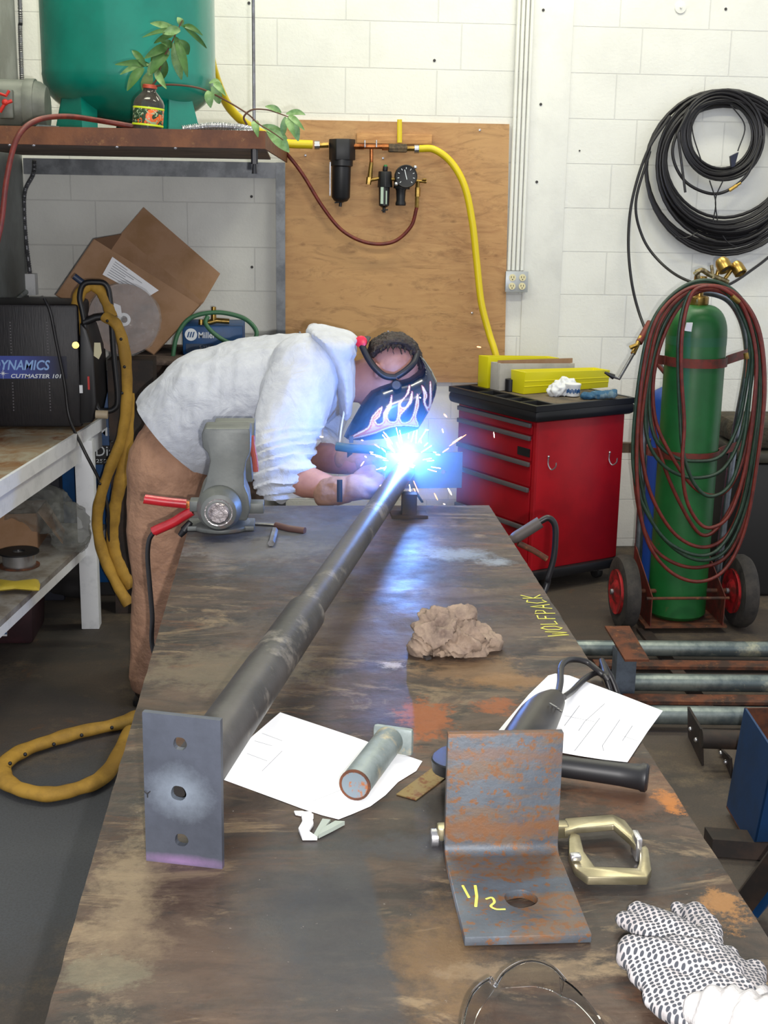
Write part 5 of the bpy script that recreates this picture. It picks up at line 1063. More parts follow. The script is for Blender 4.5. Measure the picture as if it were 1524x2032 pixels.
# boxes on the chest
M['ybin'] = pm('yellow_bin_plastic', '#dcd21a', .4); M['wcard'] = pm('white_cardboard', '#b9b5ac', .8, 0, '#a9a59c', 6)
def bin_(name, label, cat, s, e, wpx, h, mat, inner, zz=None, hollow=True, slope=0.0, dep=.11):
    zz = zz or zt_; S = V((s[0], s[1], zz)); E = S+U*e; d = (E-S); p = V((-d.y, d.x, 0)).normalized()*dep; th_ = .004
    lo = [S, E, E+p, S+p]; up_ = V((0, 0, h)); out_ = -p.normalized()*slope
    hi = [S+up_+out_, E+up_*.82+out_, E+p+up_*.82-out_, S+p+up_-out_]
    c_ = sum(hi, V())/4; ih = [q+(c_-q)*.055+V((0, 0, .0)) for q in hi]; cl = sum(lo, V())/4; il = [q+(cl-q)*.06+V((0, 0, .006)) for q in lo]
    vs = lo+hi+ih+il; fs = [(3, 2, 1, 0)]+[(i, (i+1) % 4, (i+1) % 4+4, i+4) for i in range(4)]+[(i+4, (i+1) % 4+4, (i+1) % 4+8, i+8) for i in range(4)]+[(i+8, (i+1) % 4+8, (i+1) % 4+12, i+12) for i in range(4)]+[(12, 13, 14, 15)]
    m = MB(); m.add(vs, fs); th = thing(name, label, cat, (S+E+p)/2)
    obj('tub', m, mat, th, bevel=.001)
    if inner: obj('contents', inner(S, E, p, h), M['card'], th)
    return th, S, E, p
b1, S, E, p = bin_('parts_bin', 'long yellow plastic parts bin in front of the white box on the chest', 'bin', (1.062, 5.70), .50, 20, .100, M['ybin'], None, slope=.008, dep=.09)
rb = MB(); 
for f in (.35, .6): rb.tube([S+V((0, 0, .098*f))-p.normalized()*(.001+.008*f), E+V((0, 0, .08*f))-p.normalized()*(.001+.008*f)], .0018, 6)
obj('rib', rb, M['ybin'], b1)
def flap(S, E, p, h): return MB().prism([S+p*.25+V((0, 0, h*.2)), E+p*.25+V((0, 0, h*.2)), E+p*.25+V((0, 0, h*1.0)), S+p*.25+V((0, 0, h*1.10))], p*.02)
bin_('cardboard_box', 'long white cardboard tray standing between the two yellow bins', 'box', (.968, 5.80), .44, 20, .125, M['wcard'], flap, dep=.07)
bin_('parts_bin', 'yellow plastic parts bin at the back of the chest against the plywood', 'bin', (.925, 5.880), .42, 20, .145, M['ybin'], None, dep=.075)
tag(obj('dark_cup', MB().lathe([(.02, 0), (.024, .002), (.024, .055), (.02, .056)], PZ(1012, 776, zt_)), M['black']), 'small black cup left of the front yellow bin on the tool chest', 'cup')
q = PZ(1136, 786, zt_+.001); tub = thing('plastic_tub', 'small white plastic tub with blue print in front of the yellow bin', 'tub', q)
obj('cup', MB().lathe([(.026, 0), (.03, .003), (.034, .045), (.036, .048), (.036, .056), (.03, .058)], q, n=28), M['white'], tub)
m = MB()
for i in range(9):
    an = math.radians(-150+i*14); d = V((math.cos(an), math.sin(an), 0)); m.box(q+d*.033+V((0, 0, .024+.004*(i % 2))), (.002, .006, .016), (d, V((-d.y, d.x, 0)), V((0, 0, 1))))
obj('blue_print', m, M['blue'], tub)
pf_ = lambda a: (lambda p, n: a*(1-2.4*abs(nz(p, 38, 5)))+a*.5*nz(p, 90))
q = PZ(1108, 784, zt_+.002); tag(obj('paper_towel', MB().ball(q+V((0, 0, .025)), (.045, .035, .028)).ball(q+V((.035, .03, .045)), (.045, .03, .03)).ball(q+V((-.02, -.01, .02)), (.03, .03, .02)), pm('white_tissue', '#d8dadd', .9), remesh=.0045, sm=2, disp=pf_(.009), ang=60), 'crumpled white paper towel beside the tub on the chest', 'paper towel')
q = PZ(1188, 790, zt_+.002); m = MB().ball(q+V((0, 0, .014)), (.045, .03, .016)).ball(q+V((-.055, -.01, .012)), (.03, .026, .014)); 
for i in range(4): m.chain([(q+V((.02, .0, .016)), .014), (q+V((.06+.006*i, -.022+.016*i, .016+.006*(i % 2))), .011)])
tag(obj('rubber_glove', m, pm('blue_work_glove', '#2a5878', .7, 0, '#5d7584', 18, .5, .56), remesh=.004, sm=2, disp=pf_(.005), ang=60), 'crumpled blue and grey work glove on the corner of the tool chest', 'glove')
# ================================================================ gas cylinder on its cart
cc = V((1.613, 5.005, .035)); cr = .118
M['cyl'] = pm('green_cylinder_paint', '#175f2b', .42, 0, '#155526', 5, c3='#4b4a2a', scale3=18, lo3=.66, hi3=.72)
cy = thing('gas_cylinder', 'tall green gas cylinder strapped upright on the wheeled cart', 'gas cylinder', cc)
zs = PY(1400, 668, 4.9).z; ztp = PY(1398, 607, 4.95).z
prof = [(.09, 0), (.105, .004), (cr, .02), (cr, zs-.035)]+[(.030+(cr-.030)*math.cos(q)**.8, zs-.035+(ztp-zs)*math.sin(q)) for q in [math.pi/2*i/10 for i in range(1, 10)]]+[(.034, ztp-.035)]
obj('body', MB().lathe(prof, cc, n=48), M['cyl'], cy)
obj('shoulder_band', MB().lathe([(cr+.0006, zs-.075), (cr+.0006, zs-.040)], cc, n=48, cap=False), pm('darker_green_band', '#1d5a3a', .45), cy)
obj('neck_ring', MB().lathe([(.036, ztp-.035), (.038, ztp-.03), (.038, ztp-.005), (.03, ztp)], cc, n=24), M['brass'], cy)
obj('valve', MB().cyl(cc+V((0, 0, ztp)), cc+V((0, 0, ztp+.055)), .016, .013, 12).cyl(cc+V((-.03, 0, ztp+.03)), cc+V((.035, 0, ztp+.03)), .010, n=10).cyl(cc+V((0, 0, ztp+.055)), cc+V((0, 0, ztp+.075)), .026, .026, 10), M['brass'], cy)
sq = [(1361, 628), (1374, 628), (1371, 648), (1356, 646)]; sa = 0
m = MB()
for i, z_ in ((0, 0), (1, 0)): pass
def oncyl(px, py, rr_):
    d = ray(px, py); o = CAM-V((cc.x, cc.y, 0)); a = d.x**2+d.y**2; b = 2*(o.x*d.x+o.y*d.y); c = o.x**2+o.y**2-rr_**2; D = b*b-4*a*c
    if D < 0: return None
    return CAM+d*((-b-math.sqrt(D))/(2*a))
P = [oncyl(x, y, cr-.002) for x, y in ((1362, 640), (1374, 640), (1371, 658), (1358, 656))]
obj('sticker', MB().prism(P, (-.0, -.006, .0)), M['paper'], cy)
gcart = thing('cylinder_cart', 'two-wheeled steel cylinder cart with an arched tube handle on the right', 'cart', V((1.61, 5.0, 0)))
M['chrome'] = pm('steel_tube', '#9299a2', .3, .85, '#6f757c', 8)
yp = 5.15; bq = lambda x, y: PY(x, y, yp)
fp = smooth_pts([V((bq(1266, 1120).x, yp, .12)), bq(1272, 1000), bq(1280, 850), bq(1288, 740), bq(1300, 670), bq(1328, 612), bq(1368, 585), bq(1408, 580), bq(1448, 596), bq(1474, 640), bq(1484, 700), bq(1478, 760), bq(1460, 860), bq(1443, 980), V((bq(1425, 1120).x, yp, .12))], 6)
obj('frame_tube', MB().tube(fp, .0165, 14), M['chrome'], gcart)
def band(py, h, mat):
    z = PY(1385, py, 4.89).z; P = []
    P.append(V((bq(1287, py).x, yp-.02, z+.015)))
    P.append(V((cc.x-.17, 4.99, z+.008)))
    for i in range(13):
        a = math.radians(185+i*170/12); P.append(V((cc.x+math.cos(a)*(cr+.005), cc.y+math.sin(a)*(cr+.005), z)))
    P.append(V((cc.x+.16, 5.02, z+.008))); P.append(V((bq(1480, py).x, yp-.02, z+.015)))
    A = [p+V((0, 0, h/2)) for p in P]; Bb = [p-V((0, 0, h/2)) for p in P]
    return strip(A, Bb, .004)
M['bandred'] = pm('rusty_red_band', '#6e2a20', .6, .2, '#4c2a20', 20)
obj('upper_band', band(722, .036, None), M['bandred'], gcart); obj('lower_band', band(908, .034, None), M['bandred'], gcart)
for a_, b_ in (((1284, 700), (1310, 742)), ((1480, 706), (1462, 742))): obj('brace', MB().tube([bq(*a_)+V((0, -.03, 0)), bq(*b_)+V((0, -.12, 0))], .008, 8), M['bandred'], gcart)
obj('foot_plate', MB().bx(cc.x-.17, cc.x+.17, 4.86, 5.16, .025, .033), M['rust'], gcart)
obj('axle', MB().cyl((1.34, 4.96, .152), (1.87, 4.96, .152), .009, n=12), M['rust'], gcart); 
obj('front_rod', MB().cyl((cc.x-.17, 4.865, .15), (cc.x+.17, 4.865, .15), .006, n=10), M['rust'], gcart)
for sx_ in (-1, 1): obj('side_gusset', MB().prism([V((cc.x+sx_*.15, 4.86, .034)), V((cc.x+sx_*.15, 5.16, .034)), V((cc.x+sx_*.15, 5.16, .30)), V((cc.x+sx_*.15, 4.86, .16))], (.004, 0, 0)), M['bandred'], gcart)
for xw in (1.375, 1.858):
    wc = V((xw, 4.955, .152)); wh = obj('wheel', MB().lathe([(.088, -.028), (.118, -.035), (.142, -.029), (.151, -.014), (.151, .014), (.142, .029), (.118, .035), (.088, .028)], wc, (1, .03, 0), 40), pm('tyre', '#2a2725', .8, 0, '#3a3531', 20, bump=.3), gcart)
    obj('hub', MB().lathe([(.02, -.048), (.035, -.046), (.05, -.034), (.084, -.037), (.092, -.040), (.092, .040), (.084, .037), (.05, .034), (.035, .046), (.02, .048)], wc, (1, .03, 0), 32), pm('red_wheel_rim', '#b01c22', .5, 0, '#5d1c18', 18), wh)
    obj('axle_cap', MB().cyl(wc-V((.058, 0, 0)), wc+V((.052, 0, 0)), .012, n=12), M['steel'], wh)
# twin hoses draped over the cart handle
rh = thing('gas_hose', 'long red gas hose looped over the cylinder cart handle', 'hose', (1.6, 4.8, .2)); gh = thing('gas_hose', 'long green gas hose looped beside the red one on the cylinder cart', 'hose', (1.6, 4.82, .2))
loops = [
 ('r', [(1400, 566), (1345, 585), (1300, 640), (1276, 740), (1264, 880), (1268, 1000), (1290, 1085), (1335, 1138), (1390, 1154), (1440, 1128), (1478, 1050), (1502, 920), (1516, 780), (1505, 660), (1462, 585)], 4.80),
 ('g', [(1398, 556), (1340, 580), (1294, 640), (1270, 740), (1256, 880), (1262, 960), (1285, 1020), (1325, 1075), (1385, 1102), (1430, 1085), (1470, 1010), (1496, 880), (1508, 760), (1500, 660), (1458, 580)], 4.815),
 ('r', [(1396, 574), (1350, 590), (1308, 645), (1286, 740), (1272, 850), (1280, 940), (1305, 1010), (1345, 1065), (1395, 1086), (1440, 1065), (1470, 1000), (1490, 880), (1500, 760), (1492, 660), (1455, 592)], 4.83),
 ('g', [(1402, 570), (1356, 590), (1315, 650), (1290, 740), (1280, 830), (1292, 890), (1325, 930), (1375, 948), (1430, 935), (1465, 880), (1484, 800), (1494, 720), (1488, 650), (1450, 590)], 4.85),
 ('r', [(1385, 572), (1366, 600), (1354, 660), (1352, 740), (1358, 840), (1354, 920), (1362, 990), (1385, 1035), (1412, 1047), (1448, 1020), (1478, 930), (1496, 800), (1500, 700), (1475, 610), (1430, 572)], 4.79),
 ('g', [(1378, 574), (1358, 605), (1347, 665), (1346, 740), (1350, 830), (1356, 900), (1378, 960), (1410, 985), (1450, 960), (1475, 880), (1488, 780), (1492, 690), (1465, 610), (1425, 570)], 4.805),
 ('r', [(1410, 575), (1360, 596), (1322, 655), (1298, 740), (1300, 830), (1330, 900), (1370, 960), (1405, 982), (1440, 975), (1468, 930), (1488, 850), (1506, 740), (1500, 660), (1465, 600)], 4.865),
 ('g', [(1404, 560), (1350, 578), (1310, 630), (1284, 720), (1268, 830), (1268, 930), (1292, 1030), (1340, 1090), (1396, 1112), (1446, 1085), (1484, 990), (1504, 860), (1514, 740), (1498, 640), (1455, 576)], 4.84)]
loops += [('r', [(1404, 562), (1352, 580), (1306, 636), (1278, 720), (1262, 820), (1258, 930), (1272, 1030), (1300, 1090), (1345, 1120), (1395, 1125), (1445, 1100), (1484, 1010), (1508, 880), (1518, 760), (1505, 650), (1462, 584)], 4.855),
 ('g', [(1408, 572), (1362, 588), (1320, 640), (1297, 720), (1288, 800), (1300, 870), (1335, 905), (1380, 915), (1430, 905), (1462, 850), (1478, 780), (1488, 700), (1480, 640), (1450, 586)], 4.87),
 ('r', [(1412, 568), (1364, 584), (1325, 640), (1302, 720), (1292, 810), (1310, 900), (1345, 990), (1390, 1060), (1430, 1040), (1470, 960), (1496, 850), (1510, 740), (1500, 650), (1466, 590)], 4.875)]
for kk, P, y_ in loops:
    Q_ = smooth_pts([PY(x, y, y_+(.19 if y < 620 and 0 else 0)+.004*math.sin(i*2.1)) for i, (x, y) in enumerate(P)], 7, True)
    obj('hose_turn', MB().tube(Q_, .0072, 10, True), M['redhose' if kk == 'r' else 'greenhose'], rh if kk == 'r' else gh)
for a_, b_, pr in (((1452, 588), (1466, 600), rh), ((1480, 700), (1482, 712), gh)): obj('hose_ferrule', MB().cyl(PY(*a_, 4.78), PY(*b_, 4.78), .010, n=10), M['brass'], pr)
# extra loop hanging outside the frame on the right
# regulators
for i, (x, y, r, lb) in enumerate(((1438, 530, 15, 'left one of the two brass gas regulators above the cart handle'), (1467, 537, 13, 'right one of the two brass gas regulators above the cart handle'))):
    q = PY(x, y, 4.98); rgx = thing('gas_regulator', lb, 'regulator', q-V((0, 0, .03)), 'brass regulators on the gas cylinder'); rr_ = r*5.05/F; ax1 = V((.35, -.55, -.75)).normalized()
    obj('bonnet', MB().lathe([(rr_*.3, -.04), (rr_*.7, -.036), (rr_*.95, -.022), (rr_, .0), (rr_, .014), (rr_*.8, .016), (rr_*.75, .0)], q, ax1, 28), M['brass'], rgx)
    obj('bonnet_recess', MB().lathe([(rr_*.76, .006), (rr_*.1, .0055)], q, ax1, 24), M['dark'], rgx)
    obj('stem', MB().cyl(q-ax1*.03, PY(1418+i*14, 562, 5.0), .008, n=10), M['brass'], rgx)
m = MB().tube(smooth_pts([PY(1378, 545, 4.97), PY(1392, 536, 4.96), PY(1408, 545, 4.97), PY(1425, 552, 4.98), PY(1445, 560, 4.98)], 4), .010, 10).cyl(PY(1412, 526, 4.97), PY(1415, 552, 4.97), .007, n=8).cyl(PY(1383, 535, 4.97), PY(1387, 556, 4.97), .009, n=8)
tag(obj('regulator_manifold', m, pm('tarnished_brass', '#a59a74', .35, .8, '#6f6146', 40)), 'tarnished brass fittings in front of the cylinder valve', 'fittings')
gt = thing('cutting_torch', 'slim gas cutting torch hooked on the left of the cylinder cart', 'torch', PY(1262, 690, 4.95))
obj('tube', MB().tube([PY(1216, 747, 4.9), PY(1228, 752, 4.9), PY(1258, 700, 4.93)], .0065, 10).tube([PY(1231, 746, 4.9), PY(1261, 695, 4.93)], .004, 8), M['steel'], gt)
obj('tip', MB().cyl(PY(1200, 739, 4.9), PY(1218, 748, 4.9), .004, .011, 12), M['black'], gt)
obj('body', MB().cyl(PY(1256, 702, 4.93), PY(1272, 668, 4.96), .010, n=12).cyl(PY(1250, 690, 4.92), PY(1264, 684, 4.92), .009, .009, 6), M['brass'], gt)
obj('grip', MB().tube([PY(1268, 680, 4.95), PY(1290, 640, 5.0)], .014, 12), M['bandred'], gt)
# ================================================================ behind the cart
bc = V((PY(1283, 900, 5.55).x+.105, 5.55, 0)); bl_ = thing('small_cylinder', 'blue gas cylinder half hidden behind the green one', 'gas cylinder', bc)
obj('body', MB().lathe([(.09, .001), (.105, .02), (.105, PY(1290, 800, 5.45).z), (.09, PY(1290, 785, 5.45).z), (.03, PY(1290, 778, 5.45).z+.02)], bc, n=32), pm('blue_cylinder', '#123f8c', .45), bl_)
obj('valve', MB().cyl(bc+V((0, 0, PY(1290, 778, 5.45).z+.02)), bc+V((0, 0, PY(1290, 760, 5.45).z+.04)), .014, n=12), M['brass'], bl_)
tag(obj('rusty_bar', MB().box((PY(1262, 888, 5.75).x+.1, 5.75, PY(1262, 888, 5.75).z), (.42, .03, .045)).bx(PY(1262, 888, 5.75).x+.25, PY(1262, 888, 5.75).x+.29, 5.765, 5.80, 0, PY(1262, 888, 5.75).z), pm('tan_bar', '#75624a', .7, 0, '#5c4b3a', 10)), 'tan steel bar on a post behind the tool chest corner', 'bar')
bx0 = PY(1452, 1000, 5.45).x; zt2 = PY(1480, 925, 5.3).z
sb = thing('black_case', 'big black case on the floor behind the right cart wheel', 'case', (bx0+.3, 5.5, 0))
obj('shell', MB().bx(bx0, bx0+.6, 5.35, 5.85, .001, zt2), M['blackmat'], sb, bevel=.02)
obj('lid', MB().bx(bx0-.01, bx0+.61, 5.34, 5.86, zt2+.001, zt2+.05), pm('olive_lid', '#3a372c', .6, 0, '#2c2a22', 8), sb, bevel=.015)
tag(obj('folded_tarp', MB().bx(bx0+.0, bx0+.55, 5.38, 5.8, zt2+.055, zt2+.16), pm('dark_olive_cloth', '#4a4030', .9, 0, '#2f2b22', 7, bump=.8, bscale=20, bdist=.02), bevel=.03), 'folded dark olive tarp on top of the black case', 'tarp')
# ================================================================ steel on the floor
def fpipe(label, y1, y2, xa_, r, mat, hc=None):
    yc = (y1+y2)/2; hc = hc or r+.02; a = PZ(xa_, yc, hc); b = PZ(1580, yc+4, hc); tag(obj('steel_pipe', MB().pipe(a, b, r, r*.88, 32), mat), label, 'pipe', 'galvanised pipes on the floor')
fpipe('galvanised pipe on the floor right in front of the cylinder cart', 1268, 1302, 1130, .030, M['galv'])
fpipe('galvanised pipe on the floor, middle of the three beside the table', 1334, 1372, 1215, .031, M['galv'])
fpipe('galvanised pipe on the floor, nearest of the three, behind the blue bin', 1398, 1438, 1260, .031, M['galv'])
for lb, yc, xa_ in (('between the far and middle galvanised pipes', 1318, 1180), ('between the middle and nearest galvanised pipes', 1387, 1240)):
    a, b = PZ(xa_, yc, .02), PZ(1580, yc+3, .02); tag(obj('rusty_flat_bar', MB().box((a+b)/2, ((b-a).length, .07, .012), ((b-a).normalized(), V((0, 1, 0)), V((0, 0, 1)))), M['rust']), 'rusty flat bar on the floor '+lb, 'bar')
for lb, x_ in (('left', 1.42), ('right', 2.0)): tag(obj('floor_batten', MB().bx(x_, x_+.05, 3.95, 4.9, .0005, .0135 if lb == 'left' else .0135), M['frame']), 'dark flat batten on the floor under the %s end of the pipes' % lb, 'batten')
pl = thing('steel_post', 'short steel post with a tilted rusty top plate beside the pipes', 'post', PZ(1240, 1372, 0))
q0 = PZ(1240, 1388, 0); zpl = PY(1245, 1292, q0.y).z
obj('channel', MB().bx(q0.x-.038, q0.x+.032, q0.y-.004, q0.y+.004, .001, zpl).bx(q0.x+.024, q0.x+.032, q0.y+.004, q0.y+.06, .001, zpl).bx(q0.x-.038, q0.x-.030, q0.y+.004, q0.y+.06, .001, zpl), pm('bluish_steel', '#66707c', .5, .4, '#4c535c', 8), pl)
zz = zpl+.006; Pp = [PZ(x, y, zz) for x, y in ((1200, 1246), (1249, 1246), (1288, 1313), (1240, 1313))]
obj('top_plate', MB().prism(Pp, (0, 0, .008)), M['rust'], pl)
# dark brackets with bolts
for x0_, y0_, x1_, y1_, lb in ((1364, 1402, 1392, 1520, 'larger dark bolted flange plate left of the blue bin'), (1424, 1480, 1450, 1545, 'smaller dark bolted flange plate touching the blue bin')):
    yq = PZ(x1_, y1_, .0).y+.0; fb = thing('flange_plate', lb, 'plate', PZ((x0_+x1_)/2, y1_, 0)); hh = (y1_-y0_)*.62
    P = [PY(x0_, y0_, yq+.22), PY(x1_-2, y0_+(y1_-y0_)*.38, yq), PY(x1_, y1_, yq), PY(x0_, y0_+(y1_-y0_)*.62, yq+.22)]
    for p in P: p.z = max(p.z, .002)
    obj('plate', MB().prism(P, (.008, 0, 0)), M['frame'], fb)
    for f in (.3, .72):
        c_ = P[0].lerp(P[1], f)*.5+P[3].lerp(P[2], f)*.5; obj('bolt_head', MB().ball(c_-V((.003, 0, 0)), .008, 10, 6), M['bright'], fb)
a, b = PZ(1384, 1466, .10), PZ(1470, 1470, .10); tag(obj('dark_pipe', MB().cyl(a+V((.012, 0, 0)), b+V((.05, 0, 0)), .03, n=24), M['frame']), 'dark pipe between the bolted flange plate and the blue bin', 'pipe')
# blue bin
t1, t2, t3 = PZ(1477, 1404, .34), PZ(1600, 1400, .34), PZ(1530, 1490, .34)
f1, f2 = PZ(1441, 1602, .02), PZ(1492, 1692, .02)
bb = thing('blue_bin', 'open dark blue sheet metal bin at the right edge of the photo', 'bin', (f1+f2)/2)
ex = V((.55, .0, 0)); up2 = V((f1.x-.02, f1.y+.15, .34)); 
q = lambda x, y, z: PZ(x, y, z)
TL, BL_, BR_ = t1, f1, f2; TR = PZ(1535, 1492, .34)
def panel(P, th): return MB().prism(P, th)
M['dblue'] = pm('dark_blue_bin_paint', '#0a335c', .5, 0, '#0b2a48', 4)
obj('left_panel', panel([TL, BL_, BR_, TR], (.006, 0, 0)), M['dblue'], bb)
obj('back_panel', panel([TL, BL_, BL_+ex, TL+ex], (0, -.006, 0)), M['rust'], bb)
obj('front_panel', panel([TR, BR_, BR_+ex, TR+ex], (0, .006, 0)), M['dblue'], bb)
obj('floor_panel', panel([BL_, BL_+ex, BR_+ex, BR_], (0, 0, .006)), M['rust'], bb)
for (a, b, lb) in (((1425, 1672), (1540, 1680), 'far'),):
    p0_, p1_ = PZ(1405, 1670, .03), PZ(1570, 1682, .03); tag(obj('floor_channel', MB().box((p0_+p1_)/2, ((p1_-p0_).length, .07, .05), ((p1_-p0_).normalized(), V((0, 1, 0)), V((0, 0, 1)))), M['frame']), 'dark steel channel on the floor in front of the blue bin', 'channel')
p0_, p1_ = PZ(1478, 1790, .2), PZ(1560, 1660, .2)
dst = thing('blue_stand', 'dark blue angled stand leg at the far right below the bin', 'stand', PZ(1510, 1800, 0))
obj('leg', MB().tube([PZ(1470, 1800, .03), PZ(1545, 1700, .25), PZ(1545, 1700, .25)*2-PZ(1470, 1800, .03)], .035, 4), M['frame'], dst); obj('brace', MB().tube([PZ(1500, 1800, .03), PZ(1570, 1700, .28), PZ(1570, 1700, .28)*2-PZ(1500, 1800, .03)], .028, 4), M['blue'], dst)
# ================================================================ bench on the left
BZ = PY(160, 846, 5.02).z
e0, e1 = PZ(176, 846, BZ), PZ(-60, 992, BZ); ed_ = (e1-e0).normalized(); out_ = V((ed_.y, -ed_.x, 0)); out_ = out_ if out_.x < 0 else -out_    # towards the left wall
far = e0-ed_*.25
t = NT('worn_bench_top'); c = t.mix(t.ramp(t.noise(6, 7, .7, None, .8), .4, .6), '#a09884', '#8a6844'); c = t.mix(t.ramp(t.noise(9, 7, .7, None, 1), .54, .66), c, '#7a4a28'); M['btop'] = t.out(c, .7)
be = thing('work_bench', 'white painted bench on the left with a worn top and lower shelf', 'bench', (e0.x-.1, 4.7, 0))
def slab(z0_, z1_, w0, w1, s=0.0, e=0.0):
    a, b = far+ed_*s, e1+ed_*(.3-e); P = [V((p.x, p.y, 0)) for p in (a+out_*w0, b+out_*w0, b+out_*w1, a+out_*w1)]
    for p in P: p.x = max(p.x, WX+.01)
    return MB().box8([p+V((0, 0, z0_)) for p in P], [p+V((0, 0, z1_)) for p in P])
obj('bench_top', slab(BZ-.012, BZ, 0.012, .5), M['btop'], be)
obj('top_edge', slab(BZ-.05, BZ-.001, 0, .0118), M['white'], be)
obj('apron', slab(BZ-.13, BZ-.052, .02, .035), M['white'], be)
SZ2 = .36; 
obj('lower_shelf', slab(SZ2-.02, SZ2, .02, .5), pm('worn_shelf_board', '#8f8c88', .75, 0, '#6f665c', 7), be)
obj('shelf_edge', slab(SZ2-.055, SZ2-.0205, .02, .035), M['white'], be)
lg = PZ(182, 1243, 0)
for s_ in (0, 1.35):
    q = lg+ed_*s_; obj('leg', MB().bx(q.x-.035, q.x+.035, q.y-.035, q.y+.035, 0, BZ-.05), M['white'], be, bevel=.003)
# plasma cutter
pc_ = thing('plasma_cutter', 'black plasma cutter with a tall carrying handle standing on the bench', 'plasma cutter', PY(90, 845, 5.0))
fy = 4.93; z0c = BZ+.012; z1c = PY(80, 604, fy).z; xl = -1.17; xr_ = PY(158, 720, fy).x
t = NT('perforated_black_case'); M['case'] = t.out(t.mix(t.ramp(t.noise(30, 4, .6), .4, .7), '#161418', '#201c1e'), .5, 0, t.bump(t.noise(200, 2, .5, t.mapv((1, 1, .1))), .3, .003))
obj('case', MB().bx(xl, xr_, fy, fy+.30, z0c, z1c), M['case'], pc_, bevel=.012)
m = MB(); 
for px in (20, 93):
    for j in range(30):
        for s_ in (0,):
            y_ = 640+j*6
            if 700 < y_ < 755: continue
            m.box(PY(px+(j*.25), y_, fy-.0008), (.0045, .0012, .005))
obj('vent_slots', m, pm('vent_light', '#5d5a5e', .5), pc_)
P = [(158, 640), (172, 655), (186, 700), (192, 800), (184, 838), (158, 842)]
obj('front_bezel', MB().prism([PY(x, y, fy-.012) for x, y in P], (0, .32, 0)), M['black'], pc_, bevel=.008)
hd = smooth_pts([PY(x, y, fy+.02) for x, y in ((158, 590), (166, 564), (190, 560), (211, 566), (219, 600), (226, 700), (234, 790), (226, 812), (205, 815), (190, 800), (178, 700), (164, 620))], 5, True)
obj('handle', MB().tube(hd, .0105, 10, True), M['black'], pc_)
obj('handle_bar', MB().tube([PY(166, 640, fy+.02), PY(190, 630, fy+.02), PY(206, 628, fy+.02)], .014, 10), M['black'], pc_)
obj('torch_grip', MB().tube([PY(147, 548, fy+.03), PY(160, 558, fy+.03), PY(172, 566, fy+.03)], .012, 12), pm('dark_blue_grip', '#25324a', .45), pc_)
obj('brass_plug', MB().cyl(PY(150, 685, fy-.02), PY(150, 685, fy-.0005), .013, n=16), M['brass'], pc_)
obj('white_switch', MB().box(PY(161, 772, fy-.016), (.012, .006, .03)), M['white'], pc_)
obj('red_switch', MB().box(PY(176, 760, fy-.016), (.007, .006, .05)), M['red'], pc_)
obj('lead_connector', MB().cyl(PY(190, 822, fy-.0), PY(214, 823, fy-.0), .016, n=18), pm('ivory_connector', '#b6a68c', .5), pc_)
obj('hang_tag', MB().prism([PY(x, y, fy-.012) for x, y in ((187, 680), (199, 680), (202, 700), (196, 713), (186, 706))], (0, .001, 0)), pm('cream_tag', '#cfc8a6', .7), pc_)
a_, b_ = PY(-14, 706, fy-.0015), PY(134, 752, fy-.0015)
t = NT('blue_black_label'); sx = t.n.new('ShaderNodeSeparateXYZ'); t.l.new(t.co, sx.inputs[0]); M['lab'] = t.out(t.mix(t.ramp(sx.outputs[0], -.05, .11), '#3a4a9c', '#16182c'), .4)
obj('name_label', MB().bx(a_.x, b_.x, fy-.0016, fy-.0004, b_.z, a_.z), M['lab'], pc_)
w_ = lambda x0, x1: (PY(x1, 720, fy).x-PY(x0, 720, fy).x)
hpx = lambda y0, y1: PY(50, y0, fy).z-PY(50, y1, fy).z
text('lettering', 'DYNAMICS', PY(-16, 734, fy-.0035), (1, 0, 0), (0, 0, 1), w_(-16, 100), hpx(713, 733), pm('pale_blue_print', '#8fb4e8', .5), pc_, .0008, .25, .02)
text('lettering', 'CUTMASTER 101', PY(22, 750, fy-.0035), (1, 0, 0), (0, 0, 1), w_(22, 122), hpx(741, 749), M['ltext'], pc_, .0008, .2, .012)
sb_ = PY(6, 741, fy-.003); m = MB()
for i in range(4):
    q = math.pi*i/4; L_ = .022 if i % 2 == 0 else .01; d = V((math.cos(q), 0, math.sin(q))); m.tube([sb_-d*L_, sb_, sb_+d*L_], lambda f: .0016*(1-abs(2*f-1))+.0002, 5)
obj('star_mark', m, M['ltext'], pc_)
tag(obj('power_cable', MB().tube(smooth_pts([PY(88, 592, fy-.01), PY(100, 620, fy-.02), PY(112, 680, fy-.02), PY(128, 760, fy-.02), PY(138, 830, fy-.03), PY(165, 890, 4.85), PY(200, 960, 4.85), PY(214, 1010, 4.85), PY(216, 1060, 4.86), PY(226, 1115, 4.86)], 7), .0062, 10), M['hoseblk']), 'thin black cable hanging across the plasma cutter and down past the bench leg', 'cable')
